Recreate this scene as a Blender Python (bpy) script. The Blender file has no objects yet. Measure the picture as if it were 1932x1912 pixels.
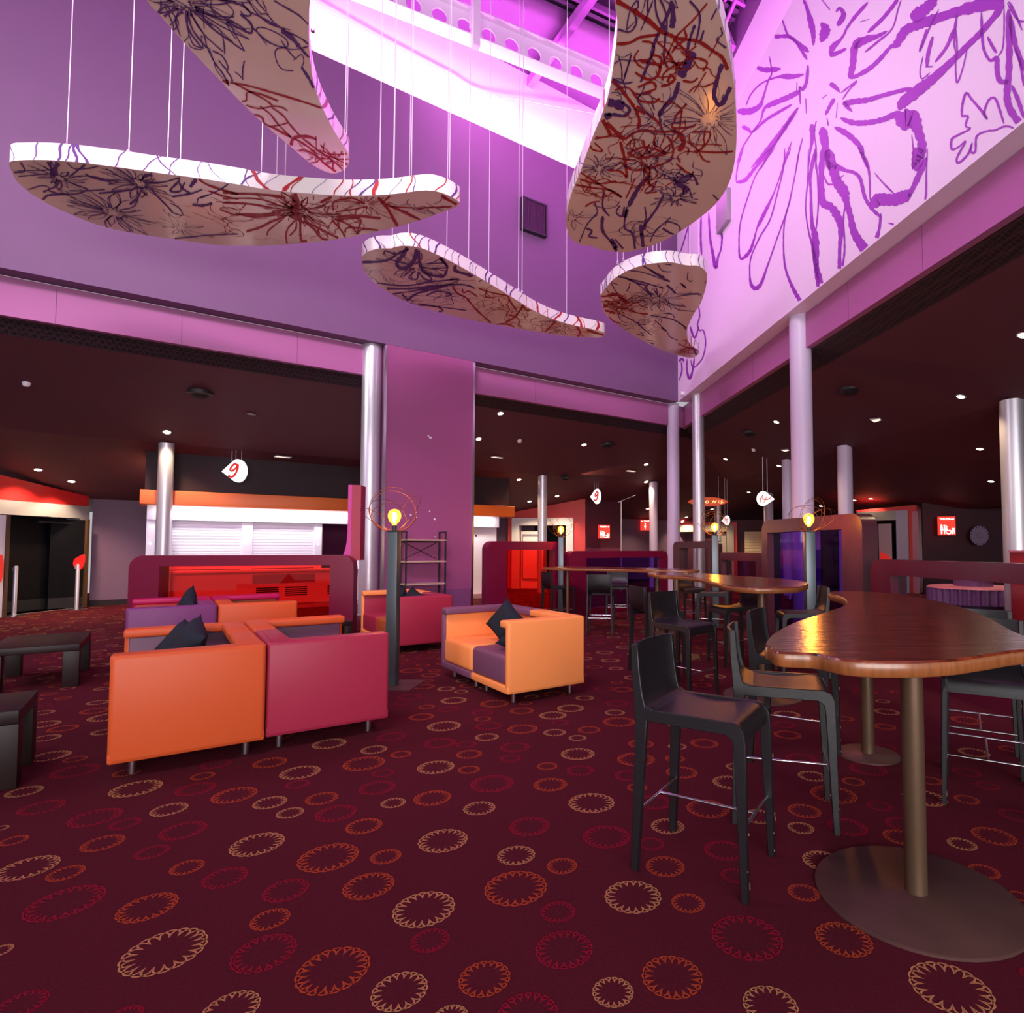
import bpy, bmesh, math, random
from mathutils import Vector, Matrix
from mathutils.geometry import tessellate_polygon
C = bpy.context.scene.collection
S = bpy.context.scene
PI = math.pi
R = random.Random(7)
# ------------------------------------------------------------------ camera (real lens, slight upward tilt, shifted sensor)
F, CX, HY, TP, EYE = 1120.0, 1130.0, 1035.0, 0.045, 1.40
CY = HY - F*TP
PIT = math.atan(TP)
cd = bpy.data.cameras.new('camera'); cam = bpy.data.objects.new('camera', cd); C.objects.link(cam); S.camera = cam
cam.location = (0, 0, EYE); cam.rotation_euler = (PI/2+PIT, 0, 0)
cd.sensor_width = 36; cd.lens = F/1932*36; cd.shift_x = (966-CX)/1932; cd.shift_y = (CY-956)/1932
cd.clip_start = .05; cd.clip_end = 200
# ------------------------------------------------------------------ world, lights, exposure
S.view_settings.view_transform = 'Standard'; S.view_settings.look = 'None'
S.view_settings.gamma = 1; S.view_settings.use_curve_mapping = False
S.view_settings.exposure = 0.3
w = bpy.data.worlds.new('world'); S.world = w; w.use_nodes = True
w.node_tree.nodes['Background'].inputs[0].default_value = (.97, .92, 1.0, 1)
w.node_tree.nodes['Background'].inputs[1].default_value = .40
S.cycles.max_bounces = 6; S.cycles.diffuse_bounces = 4; S.cycles.transparent_max_bounces = 12
S.cycles.sample_clamp_indirect = 6
def area(name, loc, target, sx, sy, power, col, spread=PI):
    l = bpy.data.lights.new(name, 'AREA'); l.shape = 'RECTANGLE'; l.size = sx; l.size_y = sy
    l.energy = power; l.color = col; l.spread = spread
    o = bpy.data.objects.new(name, l); C.objects.link(o); o.location = loc
    d = Vector(target)-Vector(loc); o.rotation_euler = d.to_track_quat('-Z', 'Y').to_euler(); return o
area('side_window', (-10.6, 4.4, 7.8), (2, 13, 6.2), 3.2, 4, 240, (1, .93, 1), 2.6)
area('rooflight', (-2.5, -.6, 9.6), (-2, 8, 5.4), 3.5, 2, 215, (1, .95, 1), 1.7)
area('entrance_glazing', (1.5, -6, 2.4), (-.5, 8, 1.0), 9, 3.4, 560, (1, .96, .98), 2.6)
area('rear_cove_led', (-3, -4, 10.6), (-5.5, 11, 4.8), 9, .6, 95, (1, .22, .85), 1.2)
area('wall_cove_led', (-1.6, 11.9, 11.9), (-1.5, 12.4, 0), 4.5, 1.2, 140, (1, .25, .95), 2.6)  # added fill under the roof, standing in for bounced LED light
# ------------------------------------------------------------------ projection helpers: a pixel of the survey photo -> a point in the room
FW = Vector((0, math.cos(PIT), math.sin(PIT))); UP = Vector((0, -math.sin(PIT), math.cos(PIT))); RT = Vector((1, 0, 0)); O = Vector((0, 0, EYE))
def ray(px, py): return FW + RT*((px-CX)/F) + UP*((CY-py)/F)
def onz(px, py, z):
    d = ray(px, py); return O + d*((z-EYE)/d.z)
def ond(px, py, Y):
    d = ray(px, py); p = O + d*(Y/d.y)
    if py == HY: p.z = 0
    return p
def onp(px, py, p0, n):
    d = ray(px, py); return O + d*((Vector(p0)-O).dot(n)/d.dot(n))
def zat(py, px, Y): return ond(px, py, Y).z
U = Vector((.809, .588, 0)); V = Vector((-.588, .809, 0))           # along the left wall / away from the atrium
WD = Vector((.169, -.9856, 0)); WN = Vector((.9856, .169, 0))        # along the right wall towards us / away from the atrium
PLp = Vector((-4.44, 11.5, 0))
def Lp(s, n, z=0): return PLp + U*s + V*n + Vector((0, 0, z))
def onL(px, py, n=0): return onp(px, py, PLp+V*n, V)
# corner of the two upper walls
CO = onL(1281, 1035); CO.z = 0
def Rp(s, n, z=0): return CO + WD*s + WN*n + Vector((0, 0, z))
def onR(px, py, n=0): return onp(px, py, CO+WN*n, WN)
def nL(p): return (Vector((p[0], p[1], 0))-PLp).dot(V)
def nR(p): return (Vector((p[0], p[1], 0))-CO).dot(WN)
def ptn(a, b):       # ground point with given nL, nR
    k = U.dot(WN); q = Lp(0, a); return q + U*((b-nR(q))/k)
def cL(n): return 4.65-.396*(n-.6) if n < 3.3 else 3.58-.262*(n-3.3)
def cR(n): return 4.65-.3386*(n-.8) if n < 3.31 else 3.8-.209*(n-3.31)
def ceilz(p): return max(2.6, min(cL(nL(p)), cR(nR(p))))
def onceil(px, py):
    d = ray(px, py); t = 3.
    while t < 60:
        p = O+d*t
        if p.z > ceilz(p): break
        t += .02
    return O+d*t
# ------------------------------------------------------------------ materials
def mat(name, col, rough=.5, metal=0, spec=.5, coat=0, emit=0, ecol=None, var=0, vscale=8, bump=0, bscale=60, trans=0, vcol=None, stretch=None):
    m = bpy.data.materials.new(name); m.use_nodes = True; N = m.node_tree.nodes; L = m.node_tree.links
    b = N['Principled BSDF']; I = b.inputs
    I['Base Color'].default_value = (*col, 1); I['Roughness'].default_value = rough; I['Metallic'].default_value = metal
    I['Specular IOR Level'].default_value = spec; I['Coat Weight'].default_value = coat; I['Coat Roughness'].default_value = .12
    if emit: I['Emission Color'].default_value = (*(ecol or col), 1); I['Emission Strength'].default_value = emit
    if var or bump:
        tc = N.new('ShaderNodeTexCoord'); mp = N.new('ShaderNodeMapping'); L.new(tc.outputs['Object'], mp.inputs[0])
        if stretch: mp.inputs['Scale'].default_value = stretch
    if var:
        n = N.new('ShaderNodeTexNoise'); n.inputs['Scale'].default_value = vscale; n.inputs['Detail'].default_value = 5; L.new(mp.outputs[0], n.inputs[0])
        mx = N.new('ShaderNodeMix'); mx.data_type = 'RGBA'
        mx.inputs[6].default_value = (*(c*(1-var) for c in col), 1); mx.inputs[7].default_value = (*(vcol or tuple(min(1, c*(1+var)) for c in col)), 1)
        L.new(n.outputs[0], mx.inputs[0]); L.new(mx.outputs[2], I['Base Color'])
    if bump:
        n2 = N.new('ShaderNodeTexNoise'); n2.inputs['Scale'].default_value = bscale; n2.inputs['Detail'].default_value = 4; L.new(mp.outputs[0], n2.inputs[0])
        bp = N.new('ShaderNodeBump'); bp.inputs['Strength'].default_value = bump; bp.inputs['Distance'].default_value = .01
        L.new(n2.outputs[0], bp.inputs['Height']); L.new(bp.outputs[0], I['Normal'])
    return m
def pane_mat(name, col, gl=.08):
    m = bpy.data.materials.new(name); m.use_nodes = True; N = m.node_tree.nodes; L = m.node_tree.links; N.clear()
    o = N.new('ShaderNodeOutputMaterial'); t = N.new('ShaderNodeBsdfTransparent'); t.inputs[0].default_value = (*col, 1)
    g = N.new('ShaderNodeBsdfGlossy'); g.inputs['Roughness'].default_value = .03
    lw = N.new('ShaderNodeLayerWeight'); lw.inputs[0].default_value = .5; pw = N.new('ShaderNodeMath'); pw.operation = 'POWER'; pw.inputs[1].default_value = 4; L.new(lw.outputs['Facing'], pw.inputs[0])
    fr = N.new('ShaderNodeMath'); fr.operation = 'MULTIPLY_ADD'; fr.inputs[1].default_value = .5; fr.inputs[2].default_value = gl*.4; L.new(pw.outputs[0], fr.inputs[0])
    mx = N.new('ShaderNodeMixShader'); L.new(fr.outputs[0], mx.inputs[0]); L.new(t.outputs[0], mx.inputs[1]); L.new(g.outputs[0], mx.inputs[2]); L.new(mx.outputs[0], o.inputs[0])
    return m
M = {}
M['carpet'] = mat('carpet', (.080, .0100, .0185), .95, spec=.04, var=.35, vscale=90, bump=.4, bscale=400)
M['ring_cream'] = mat('carpet_cream', (.44, .19, .085), .95, spec=.1, var=.2, vscale=200)
M['ring_orange'] = mat('carpet_orange', (.37, .05, .018), .95, spec=.1, var=.2, vscale=200)
M['ring_red'] = mat('carpet_red', (.24, .006, .024), .95, spec=.1, var=.2, vscale=200)
M['wall_purple'] = mat('purple_wall_paint', (.165, .082, .175), .55, var=.05, vscale=1.5)
M['wall_lilac'] = mat('lilac_wall_paint', (.88, .74, .90), .5, var=.03, vscale=1)
M['fascia'] = mat('mauve_fascia_paint', (.42, .13, .32), .5)
M['joint'] = mat('fascia_joint', (.20, .06, .15), .7)
M['dark'] = mat('dark_maroon_ceiling', (.10, .023, .036), .7, var=.1, vscale=1)
M['blackgap'] = mat('black_recess', (.012, .005, .01), .8)
M['backwall'] = mat('plum_wall', (.16, .085, .15), .6, var=.08, vscale=.8)
M['maroonwall'] = mat('maroon_wall', (.085, .012, .03), .6, var=.1, vscale=.8)
M['redwall'] = mat('red_wall', (.72, .022, .025), .45)
M['coralwall'] = mat('coral_red_wall', (.72, .07, .075), .5)
M['white'] = mat('white_panel', (.86, .83, .90), .4)
M['cream'] = mat('cream_panel', (.9, .74, .48), .5)
M['beige'] = mat('beige_panel', (.42, .36, .31), .5)
M['orange_p'] = mat('orange_laminate', (.85, .17, .02), .4)
M['magenta'] = mat('magenta_panel', (.52, .05, .26), .4, spec=.4)
M['steel'] = mat('brushed_steel', (.70, .67, .74), .36, metal=.65, bump=.05, bscale=30, stretch=(1, 1, 30))
M['lilac_col'] = mat('lilac_column_paint', (.62, .50, .70), .4)
M['chrome'] = mat('satin_chrome', (.7, .7, .74), .22, metal=1)
M['blackdoor'] = mat('black_door', (.004, .004, .006), .4, spec=.15)
M['blackmetal'] = mat('black_metal', (.012, .012, .016), .45)
M['post'] = mat('dark_steel_post', (.10, .12, .13), .35, metal=.6)
M['frame_maroon'] = mat('maroon_laminate', (.15, .004, .030), .3, spec=.35)
M['frame_mauve'] = mat('mauve_laminate', (.075, .018, .028), .3, spec=.5)
M['frame_dark'] = mat('dark_maroon_laminate', (.09, .008, .022), .22, spec=.6)
M['pane_red'] = pane_mat('red_acrylic', (1.0, .17, .14))
M['pane_purple'] = pane_mat('purple_acrylic', (.42, .25, .72))
M['pane_clear'] = pane_mat('clear_glass', (.9, .9, .92))
M['pane_plum'] = pane_mat('plum_acrylic', (.75, .5, .62))
M['orange_l'] = mat('orange_leather', (.92, .29, .085), .42, spec=.25, bump=.06, bscale=300, var=.04, vscale=3)
M['coral_l'] = mat('burnt_orange_leather', (.58, .085, .022), .42, spec=.25, bump=.06, bscale=300, var=.04, vscale=3)
M['red_l'] = mat('raspberry_leather', (.34, .022, .055), .40, spec=.25, bump=.06, bscale=300, var=.04, vscale=3)
M['crimson_l'] = mat('crimson_leather', (.42, .004, .085), .40, spec=.25, bump=.06, bscale=300)
M['scarlet_l'] = mat('scarlet_leather', (.62, .03, .035), .42, spec=.25, bump=.06, bscale=300)
M['plum_l'] = mat('plum_leather', (.17, .062, .12), .42, spec=.25, bump=.06, bscale=300)
M['violet_l'] = mat('violet_leather', (.17, .035, .15), .42, spec=.25, bump=.06, bscale=300)
M['brown_l'] = mat('tan_orange_leather', (.42, .09, .025), .42, spec=.25, bump=.06, bscale=300)
M['navy'] = mat('navy_cotton', (.012, .014, .024), .8, spec=.2, var=.3, vscale=20, bump=.3, bscale=40)
M['wenge'] = mat('dark_wenge_wood', (.016, .006, .006), .42, spec=.25, var=.5, vscale=6, stretch=(2, 14, 14))
M['stool'] = mat('black_stained_oak', (.009, .007, .009), .38, spec=.5, var=.5, vscale=8, stretch=(3, 3, 20), bump=.15, bscale=40)
M['chip'] = mat('worn_wood', (.25, .16, .08), .6)
M['bronze'] = mat('bronze_post', (.13, .075, .045), .38, metal=.55, var=.15, vscale=6)
M['bronze_base'] = mat('worn_bronze_plate', (.085, .038, .032), .5, metal=.3, var=.35, vscale=4)
M['tan_print'] = mat('board_white', (.80, .74, .74), .3, coat=.4)
M['under_bounce'] = mat('board_underside_bounce_tint', (.90, .69, .62), .22, coat=.6)  # white board; warm bounce from the floor is put into this colour
M['ink'] = mat('indigo_print', (.105, .028, .21), .5)
M['ink_red'] = mat('red_print', (.42, .012, .02), .5)
M['ink_mural'] = mat('purple_mural_paint', (.30, .04, .44), .5)
M['wire'] = mat('steel_wire', (.75, .7, .78), .35, metal=.3)
M['copper'] = mat('copper_wire', (.10, .04, .02), .45, metal=.8)
M['shelfwood'] = mat('pale_shelf_wood', (.52, .36, .27), .55, var=.15, vscale=5)
M['led'] = mat('downlight_lens', (1, .9, .65), emit=28, ecol=(1, .84, .55))
M['bulbwhite'] = mat('frosted_bulb', (1, 1, 1), emit=2.6, ecol=(1, .97, 1))
def amber_mat():
    m = pane_mat('lit_amber_glass', (1, .6, .18)); N = m.node_tree.nodes; L = m.node_tree.links
    e = N.new('ShaderNodeEmission'); e.inputs[0].default_value = (1, .36, .05, 1); e.inputs[1].default_value = 1.5
    lw = N.new('ShaderNodeLayerWeight'); lw.inputs[0].default_value = .5
    a = N.new('ShaderNodeAddShader'); o = N['Material Output']; src = o.inputs[0].links[0].from_socket
    L.new(src, a.inputs[0]); L.new(e.outputs[0], a.inputs[1]); L.new(a.outputs[0], o.inputs[0]); return m
M['amber_glow'] = amber_mat()
M['filament'] = mat('glowing_filament', (1, .7, .3), emit=160, ecol=(1, .55, .16))
M['amber'] = pane_mat('amber_glass', (1, .62, .2))
M['sign_red'] = mat('lit_red_sign', (.9, .05, .03), emit=.75, ecol=(1, .045, .025))
M['sign_white'] = mat('lit_white_sign', (.9, .9, .88), emit=.75, ecol=(1, .97, .95))
M['sign_pict'] = mat('lit_white_pictogram', (1, 1, 1), emit=1.2, ecol=(1, 1, 1))
M['sign_orange'] = mat('orange_sign', (.85, .12, .04), emit=.25, ecol=(1, .12, .03))
M['numred'] = mat('red_numeral', (.75, .03, .02), emit=.25, ecol=(1, .03, .02))
M['yellow'] = mat('yellow_numeral', (1, .75, .3), emit=.9, ecol=(1, .75, .3))
M['roofmetal'] = mat('roof_decking', (.04, .022, .05), .5, metal=.2)
M['purlin'] = mat('roof_steel_magenta_wash', (.40, .12, .45), .45)  # magenta of the LED wash put into the steel colour
M['beamwhite'] = mat('white_painted_steel', (.8, .75, .82), .45)
M['clere'] = mat('white_clerestory_panel', (.85, .8, .88), .5)
M['vent'] = mat('dark_vent', (.05, .02, .045), .4, metal=.3)
M['grey'] = mat('grey_plastic', (.35, .30, .36), .5)
M['purple_p'] = mat('violet_upholstery', (.17, .06, .22), .5)
M['pink_p'] = mat('pink_upholstery', (.62, .16, .27), .5)
M['violet_panel'] = mat('pale_violet_panel', (.72, .58, .85), .5)
M['plate'] = mat('lilac_plate', (.30, .22, .36), .4)
def wood_mat():
    m = mat('polished_red_wood', (.30, .07, .03), .22, spec=.5, coat=.35); N = m.node_tree.nodes; L = m.node_tree.links; b = N['Principled BSDF']
    tc = N.new('ShaderNodeTexCoord'); mp = N.new('ShaderNodeMapping'); mp.inputs['Rotation'].default_value = (0, 0, .9); mp.inputs['Scale'].default_value = (.9, 11, 3)
    L.new(tc.outputs['Object'], mp.inputs[0])
    n = N.new('ShaderNodeTexNoise'); n.inputs['Scale'].default_value = 3.5; n.inputs['Detail'].default_value = 8; n.inputs['Distortion'].default_value = .8; L.new(mp.outputs[0], n.inputs[0])
    cr = N.new('ShaderNodeValToRGB'); e = cr.color_ramp.elements; e[0].position = .3; e[0].color = (.045, .007, .005, 1); e[1].position = .68; e[1].color = (.23, .036, .014, 1)
    L.new(n.outputs[0], cr.inputs[0]); L.new(cr.outputs[0], b.inputs['Base Color'])
    bp = N.new('ShaderNodeBump'); bp.inputs['Strength'].default_value = .5; bp.inputs['Distance'].default_value = .006; L.new(n.outputs[0], bp.inputs['Height']); L.new(bp.outputs[0], b.inputs['Normal'])
    L.new(bp.outputs[0], b.inputs['Coat Normal'])
    return m
M['wood'] = wood_mat()
M['woodedge'] = mat('wood_edge', (.24, .075, .022), .35, coat=.3, var=.5, vscale=10, stretch=(6, 6, 1))
def grille_mat():
    m = mat('honeycomb_grille', (.02, .008, .014), .6); N = m.node_tree.nodes; L = m.node_tree.links; b = N['Principled BSDF']
    tc = N.new('ShaderNodeTexCoord'); v = N.new('ShaderNodeTexVoronoi'); v.feature = 'DISTANCE_TO_EDGE'; v.inputs['Scale'].default_value = 16; v.inputs['Randomness'].default_value = 0
    L.new(tc.outputs['Object'], v.inputs[0]); cr = N.new('ShaderNodeValToRGB'); e = cr.color_ramp.elements
    e[0].position = .08; e[0].color = (.035, .012, .02, 1); e[1].position = .14; e[1].color = (.004, .002, .003, 1); L.new(v.outputs[0], cr.inputs[0]); L.new(cr.outputs[0], b.inputs['Base Color'])
    return m
M['grille'] = grille_mat()
# ------------------------------------------------------------------ mesh builder
class MB:
    def __init__(s): s.v = []; s.f = []; s.mi = []; s.cur = 0
    def quadv(s, *p):
        i = len(s.v); s.v += [tuple(q) for q in p]; s.f.append(tuple(range(i, i+len(p)))); s.mi.append(s.cur); return s
    def box(s, x0, x1, y0, y1, z0, z1, T=None):
        i = len(s.v)
        P = [Vector((x, y, z)) for z in (z0, z1) for y in (y0, y1) for x in (x0, x1)]
        if T is not None: P = [T @ p for p in P]
        s.v += [tuple(p) for p in P]
        for f in ((0, 2, 3, 1), (4, 5, 7, 6), (0, 1, 5, 4), (2, 6, 7, 3), (0, 4, 6, 2), (1, 3, 7, 5)): s.f.append(tuple(i+k for k in f)); s.mi.append(s.cur)
        return s
    def prism(s, pts, d, cap=True):       # closed polygon of 3D points extruded by vector d
        i = len(s.v); n = len(pts); d = Vector(d)
        s.v += [tuple(p) for p in pts] + [tuple(Vector(p)+d) for p in pts]
        for k in range(n): s.f.append((i+k, i+(k+1) % n, i+n+(k+1) % n, i+n+k)); s.mi.append(s.cur)
        if cap:
            s.f.append(tuple(i+k for k in reversed(range(n)))); s.f.append(tuple(i+n+k for k in range(n))); s.mi += [s.cur]*2
        return s
    def ringprism(s, outer, holes, d):     # polygon with holes
        d = Vector(d); loops = [outer]+holes; allp = [Vector(p) for l in loops for p in l]; n = len(allp); i = len(s.v)
        s.v += [tuple(p) for p in allp]+[tuple(p+d) for p in allp]
        for t in tessellate_polygon([[Vector(p) for p in l] for l in loops]):
            s.f.append((i+t[0], i+t[1], i+t[2])); s.f.append((i+n+t[2], i+n+t[1], i+n+t[0])); s.mi += [s.cur]*2
        k0 = 0
        for l in loops:
            m = len(l)
            for k in range(m): a, b = i+k0+k, i+k0+(k+1) % m; s.f.append((a, b, b+n, a+n)); s.mi.append(s.cur)
            k0 += m
        return s
    def tube(s, path, r, seg=8, r1=None, cap=True, closed=False):
        P = [Vector(p) for p in path]; n = len(P); i = len(s.v); r1 = r if r1 is None else r1; ref = None
        for k, p in enumerate(P):
            if closed: t = P[(k+1) % n]-P[k-1]
            else: t = P[min(k+1, n-1)]-P[max(k-1, 0)]
            t.normalize()
            if ref is None: ref = t.orthogonal()
            ref = (ref-t*ref.dot(t)).normalized(); b = t.cross(ref); rr = r+(r1-r)*k/max(1, n-1)
            for j in range(seg):
                a = 2*PI*j/seg; s.v.append(tuple(p+(ref*math.cos(a)+b*math.sin(a))*rr))
        for k in range(n if closed else n-1):
            k2 = (k+1) % n
            for j in range(seg): s.f.append((i+k*seg+j, i+k*seg+(j+1) % seg, i+k2*seg+(j+1) % seg, i+k2*seg+j)); s.mi.append(s.cur)
        if cap and not closed: s.f.append(tuple(i+j for j in reversed(range(seg)))); s.f.append(tuple(i+(n-1)*seg+j for j in range(seg))); s.mi += [s.cur]*2
        return s
    def lathe(s, prof, seg=24, c=(0, 0, 0)):
        i = len(s.v); n = len(prof); c = Vector(c)
        for r, z in prof:
            for j in range(seg): a = 2*PI*j/seg; s.v.append((c.x+r*math.cos(a), c.y+r*math.sin(a), c.z+z))
        for k in range(n-1):
            for j in range(seg): s.f.append((i+k*seg+j, i+k*seg+(j+1) % seg, i+(k+1)*seg+(j+1) % seg, i+(k+1)*seg+j)); s.mi.append(s.cur)
        if prof[0][0] > 1e-4: s.f.append(tuple(i+j for j in reversed(range(seg)))); s.mi.append(s.cur)
        if prof[-1][0] > 1e-4: s.f.append(tuple(i+(n-1)*seg+j for j in range(seg))); s.mi.append(s.cur)
        return s
    def cyl(s, c, r, z0, z1, seg=24): return s.lathe([(r, z0), (r, z1)], seg, (c[0], c[1], 0))
    def build(s, name, mats, parent=None, smooth=None, bevel=0, bseg=3, sub=0):
        me = bpy.data.meshes.new(name); me.from_pydata(s.v, [], s.f)
        for m in (mats if isinstance(mats, (list, tuple)) else [mats]): me.materials.append(m if not isinstance(m, str) else M[m])
        if any(s.mi): me.polygons.foreach_set('material_index', s.mi)
        b = bmesh.new(); b.from_mesh(me)
        if s.f: bmesh.ops.remove_doubles(b, verts=b.verts, dist=1e-5)
        bmesh.ops.recalc_face_normals(b, faces=b.faces)
        if bevel: bmesh.ops.bevel(b, geom=list(b.edges), offset=bevel, segments=bseg, profile=.5, affect='EDGES', clamp_overlap=True)
        b.to_mesh(me); b.free()
        if smooth or bevel:
            me.polygons.foreach_set('use_smooth', [True]*len(me.polygons)); me.set_sharp_from_angle(angle=math.radians(smooth or 40))
        o = bpy.data.objects.new(name, me); C.objects.link(o)
        if parent: o.parent = parent
        return o
def flat(name, v, f, mats, parent=None, mi=None):
    me = bpy.data.meshes.new(name); me.from_pydata([tuple(p) for p in v], [], f)
    for m in (mats if isinstance(mats, list) else [mats]): me.materials.append(M[m])
    if mi: me.polygons.foreach_set('material_index', mi)
    me.update(); o = bpy.data.objects.new(name, me); C.objects.link(o)
    if parent: o.parent = parent
    return o
def tag(o, label=None, cat=None, group=None, kind=None):
    if label: o['label'] = label
    if cat: o['category'] = cat
    if group: o['group'] = group
    if kind: o['kind'] = kind
    return o
def thing(name, label, cat, loc=(0, 0, 0), rz=0, group=None):
    o = bpy.data.objects.new(name, None); o.empty_display_size = .1; C.objects.link(o); o.location = loc; o.rotation_euler = (0, 0, rz)
    return tag(o, label, cat, group)
def struct(name, mb, mats, **k):
    return tag(mb.build(name, mats, **k), kind='structure')
def dup(root, loc, rz, label, group=None):
    r = root.copy(); C.objects.link(r); r.location = loc; r.rotation_euler = (0, 0, rz); r['label'] = label
    if group: r['group'] = group
    for ch in root.children:
        c = ch.copy(); C.objects.link(c); c.parent = r
        for g in ch.children: d = g.copy(); C.objects.link(d); d.parent = c
    return r
def smooth_path(pts, k=5, closed=False):
    P = [Vector(p) for p in pts]; n = len(P); out = []
    if n < 3 and not closed: return P
    for i in range(n if closed else n-1):
        if closed: a, b, c, d = P[i-1], P[i], P[(i+1) % n], P[(i+2) % n]
        else: a, b, c, d = P[max(i-1, 0)], P[i], P[i+1], P[min(i+2, n-1)]
        for j in range(k):
            t = j/k; out.append(.5*((2*b)+(c-a)*t+(2*a-5*b+4*c-d)*t*t+(3*b-a-3*c+d)*t**3))
    if not closed: out.append(P[-1])
    return out
class Ink:   # flat print: ribbons laid on a surface, mapped by fn(x, y) -> world point
    def __init__(s, fn, inside=None): s.fn = fn; s.v = []; s.f = []; s.mi = []; s.inside = inside
    def stroke(s, pts, wd, mi=0, k=5, rough=.18, taper=True):
        P = smooth_path([(p[0], p[1], 0) for p in pts], k); n = len(P); prev = None
        for q in range(n):
            t = P[min(q+1, n-1)]-P[max(q-1, 0)]
            if t.length < 1e-6: continue
            t.normalize(); nn = Vector((-t.y, t.x, 0)); ww = wd*.5*(1+R.uniform(-rough, rough))
            if taper and (q == 0 or q == n-1): ww *= .8
            a, b = P[q]+nn*ww, P[q]-nn*ww
            ok = (s.inside is None) or (s.inside(a) and s.inside(b))
            if ok:
                i = len(s.v); s.v += [s.fn(a.x, a.y), s.fn(b.x, b.y)]
                if prev is not None: s.f.append((prev, prev+1, i+1, i)); s.mi.append(mi)
                prev = i
            else: prev = None
    def build(s, name, mats, parent):
        o = flat(name, s.v, s.f, mats, parent, s.mi); return tag(o, kind='stuff')
def inpoly(poly):
    def f(p):
        x, y = p[0], p[1]; c = False; j = len(poly)-1
        for i in range(len(poly)):
            xi, yi = poly[i]; xj, yj = poly[j]
            if (yi > y) != (yj > y) and x < (xj-xi)*(y-yi)/(yj-yi)+xi: c = not c
            j = i
        return c
    return f
# ------------------------------------------------------------------ SETTING
ZB = onL(698, 643).z; ZT = 10.8; ZF = onL(340, 650, .3).z
floor = struct('floor', MB().quadv((-16, -3, 0), (17, -3, 0), (17, 33, 0), (-16, 33, 0)), 'carpet')
# carpet rings: (zoom scale, x0, y0, [(x, y, width, colour)])
RG = [(2.0125, 0, 1400, '190,55,165,c 285,67,95,o 285,112,190,r 92,190,150,c 157,250,185,r 362,288,210,r 475,312,122,r 390,386,170,o 52,376,115,o 0,330,70,c 105,480,250,c 250,500,150,o 248,612,310,r 560,630,235,o 517,178,205,c 742,180,155,r 770,131,93,o 890,203,175,o 1025,80,130,o 1140,117,155,c 1130,162,92,r 1382,83,160,o 1455,120,85,r 1420,31,100,c 1522,48,77,o 1250,8,130,c 820,85,120,r 642,258,145,c 1025,232,130,c 1102,271,105,c 1222,216,125,o 1432,175,138,r 1275,272,155,r 1493,233,93,c 1642,214,140,o 1655,97,140,c 1670,5,120,r 1820,253,120,c 1382,321,137,o 695,338,183,r 577,420,132,r 977,390,208,c 1247,440,230,o 1465,437,116,o 1682,376,185,c 710,478,132,o 855,517,174,r 1085,565,175,r 1400,548,193,o 1610,636,232,c 1026,675,150,o 624,797,332,c 1003,803,247,r 1265,868,278,o 1633,755,142,r 1517,948,210,c 1840,900,190,o 0,795,104,c 80,1000,210,r 470,1050,150,r 875,1020,225,c 1710,1050,130,c 480,118,110,o'),
 (3.578, 860, 1400, '90,85,170,o 398,38,195,r 70,18,140,r 370,113,135,r 823,83,224,c 88,190,145,o 617,166,135,o 840,195,180,r 1165,230,180,r 246,283,290,r 638,290,223,o 160,450,215,c 916,413,305,c 1216,120,250,o 1250,15,170,o 1225,310,135,o 1525,208,210,o 1480,115,130,o 1495,33,125,c 1678,12,185,o 1850,275,230,c 1890,170,130,c 1340,410,225,r 1700,453,280,o 1430,572,220,c 497,572,268,r 1017,642,310,r 408,768,250,c 717,840,198,o 1320,690,170,r 1810,735,265,r 1413,843,255,o 405,988,412,o 1195,1046,372,c 1567,1090,218,o 690,1150,225,r 1880,905,180,r 730,1402,375,r 1460,1588,398,o 1060,1692,268,c 1964,1320,468,r 485,1850,400,r'),
 (3.632, 1400, 1400, '480,237,195,c 762,274,155,o 628,362,318,o 405,117,210,r 118,515,225,c 427,475,225,o 403,592,180,c 722,585,275,r 940,440,175,r 865,190,260,r 985,38,150,r 1110,570,260,r 1085,655,240,o 1250,385,310,c 1290,268,170,o 1540,210,205,r 1540,398,177,o 1680,303,170,r 1875,505,240,r 1725,648,310,o 1507,703,205,c 1660,890,220,o 1900,1060,150,o 560,820,290,c 422,1035,215,o 697,1355,385,o 1430,1690,580,c 195,1810,370,c 1985,1600,170,r 1830,50,150,o 1590,75,220,c'),
 (3.715, 640, 1080, '735,1080,235,c 577,1015,175,o 612,945,112,o 492,875,160,r 440,920,105,r 803,900,180,c 768,962,145,r 1005,985,145,r 1090,922,200,o 1007,1030,115,o 1047,1080,182,r 1280,972,165,o 1285,1100,208,o 1498,1005,190,c 1622,955,187,c 1550,1055,118,r 1510,1125,155,c 1035,1157,165,c 1752,1105,155,o 1670,1163,122,c 1720,883,127,c 1350,873,97,c 1510,855,150,o 1305,920,90,o 750,818,125,c 590,802,160,o 856,838,95,c 507,690,165,o 637,722,135,o 670,690,85,o 587,652,95,o 605,593,145,r 490,635,110,r 437,615,100,o 368,1155,200,r 898,1210,135,r 1790,665,110,o 1860,820,140,r'),
 (3.331, 1000, 1030, '470,672,108,c 505,722,118,c 540,772,92,c 653,830,125,c 545,860,78,o 580,905,130,o 405,762,105,o 545,993,138,r 533,1050,125,c 560,1108,198,o 710,945,82,c 1165,822,130,c 1080,877,125,o 1050,843,75,o 1085,640,105,o 1170,608,70,o 1040,718,65,o 950,1122,180,c 1130,1130,105,o'),
 (2.502, 1160, 1080, '265,717,135,c 448,725,78,o 812,672,125,c 815,768,130,o 800,720,110,r 1085,692,90,o 1285,660,120,c 1275,730,105,o 1265,610,70,c 1330,565,65,o 1180,565,120,r 1280,820,105,r 1660,700,150,o 1830,770,100,r')]
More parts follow.
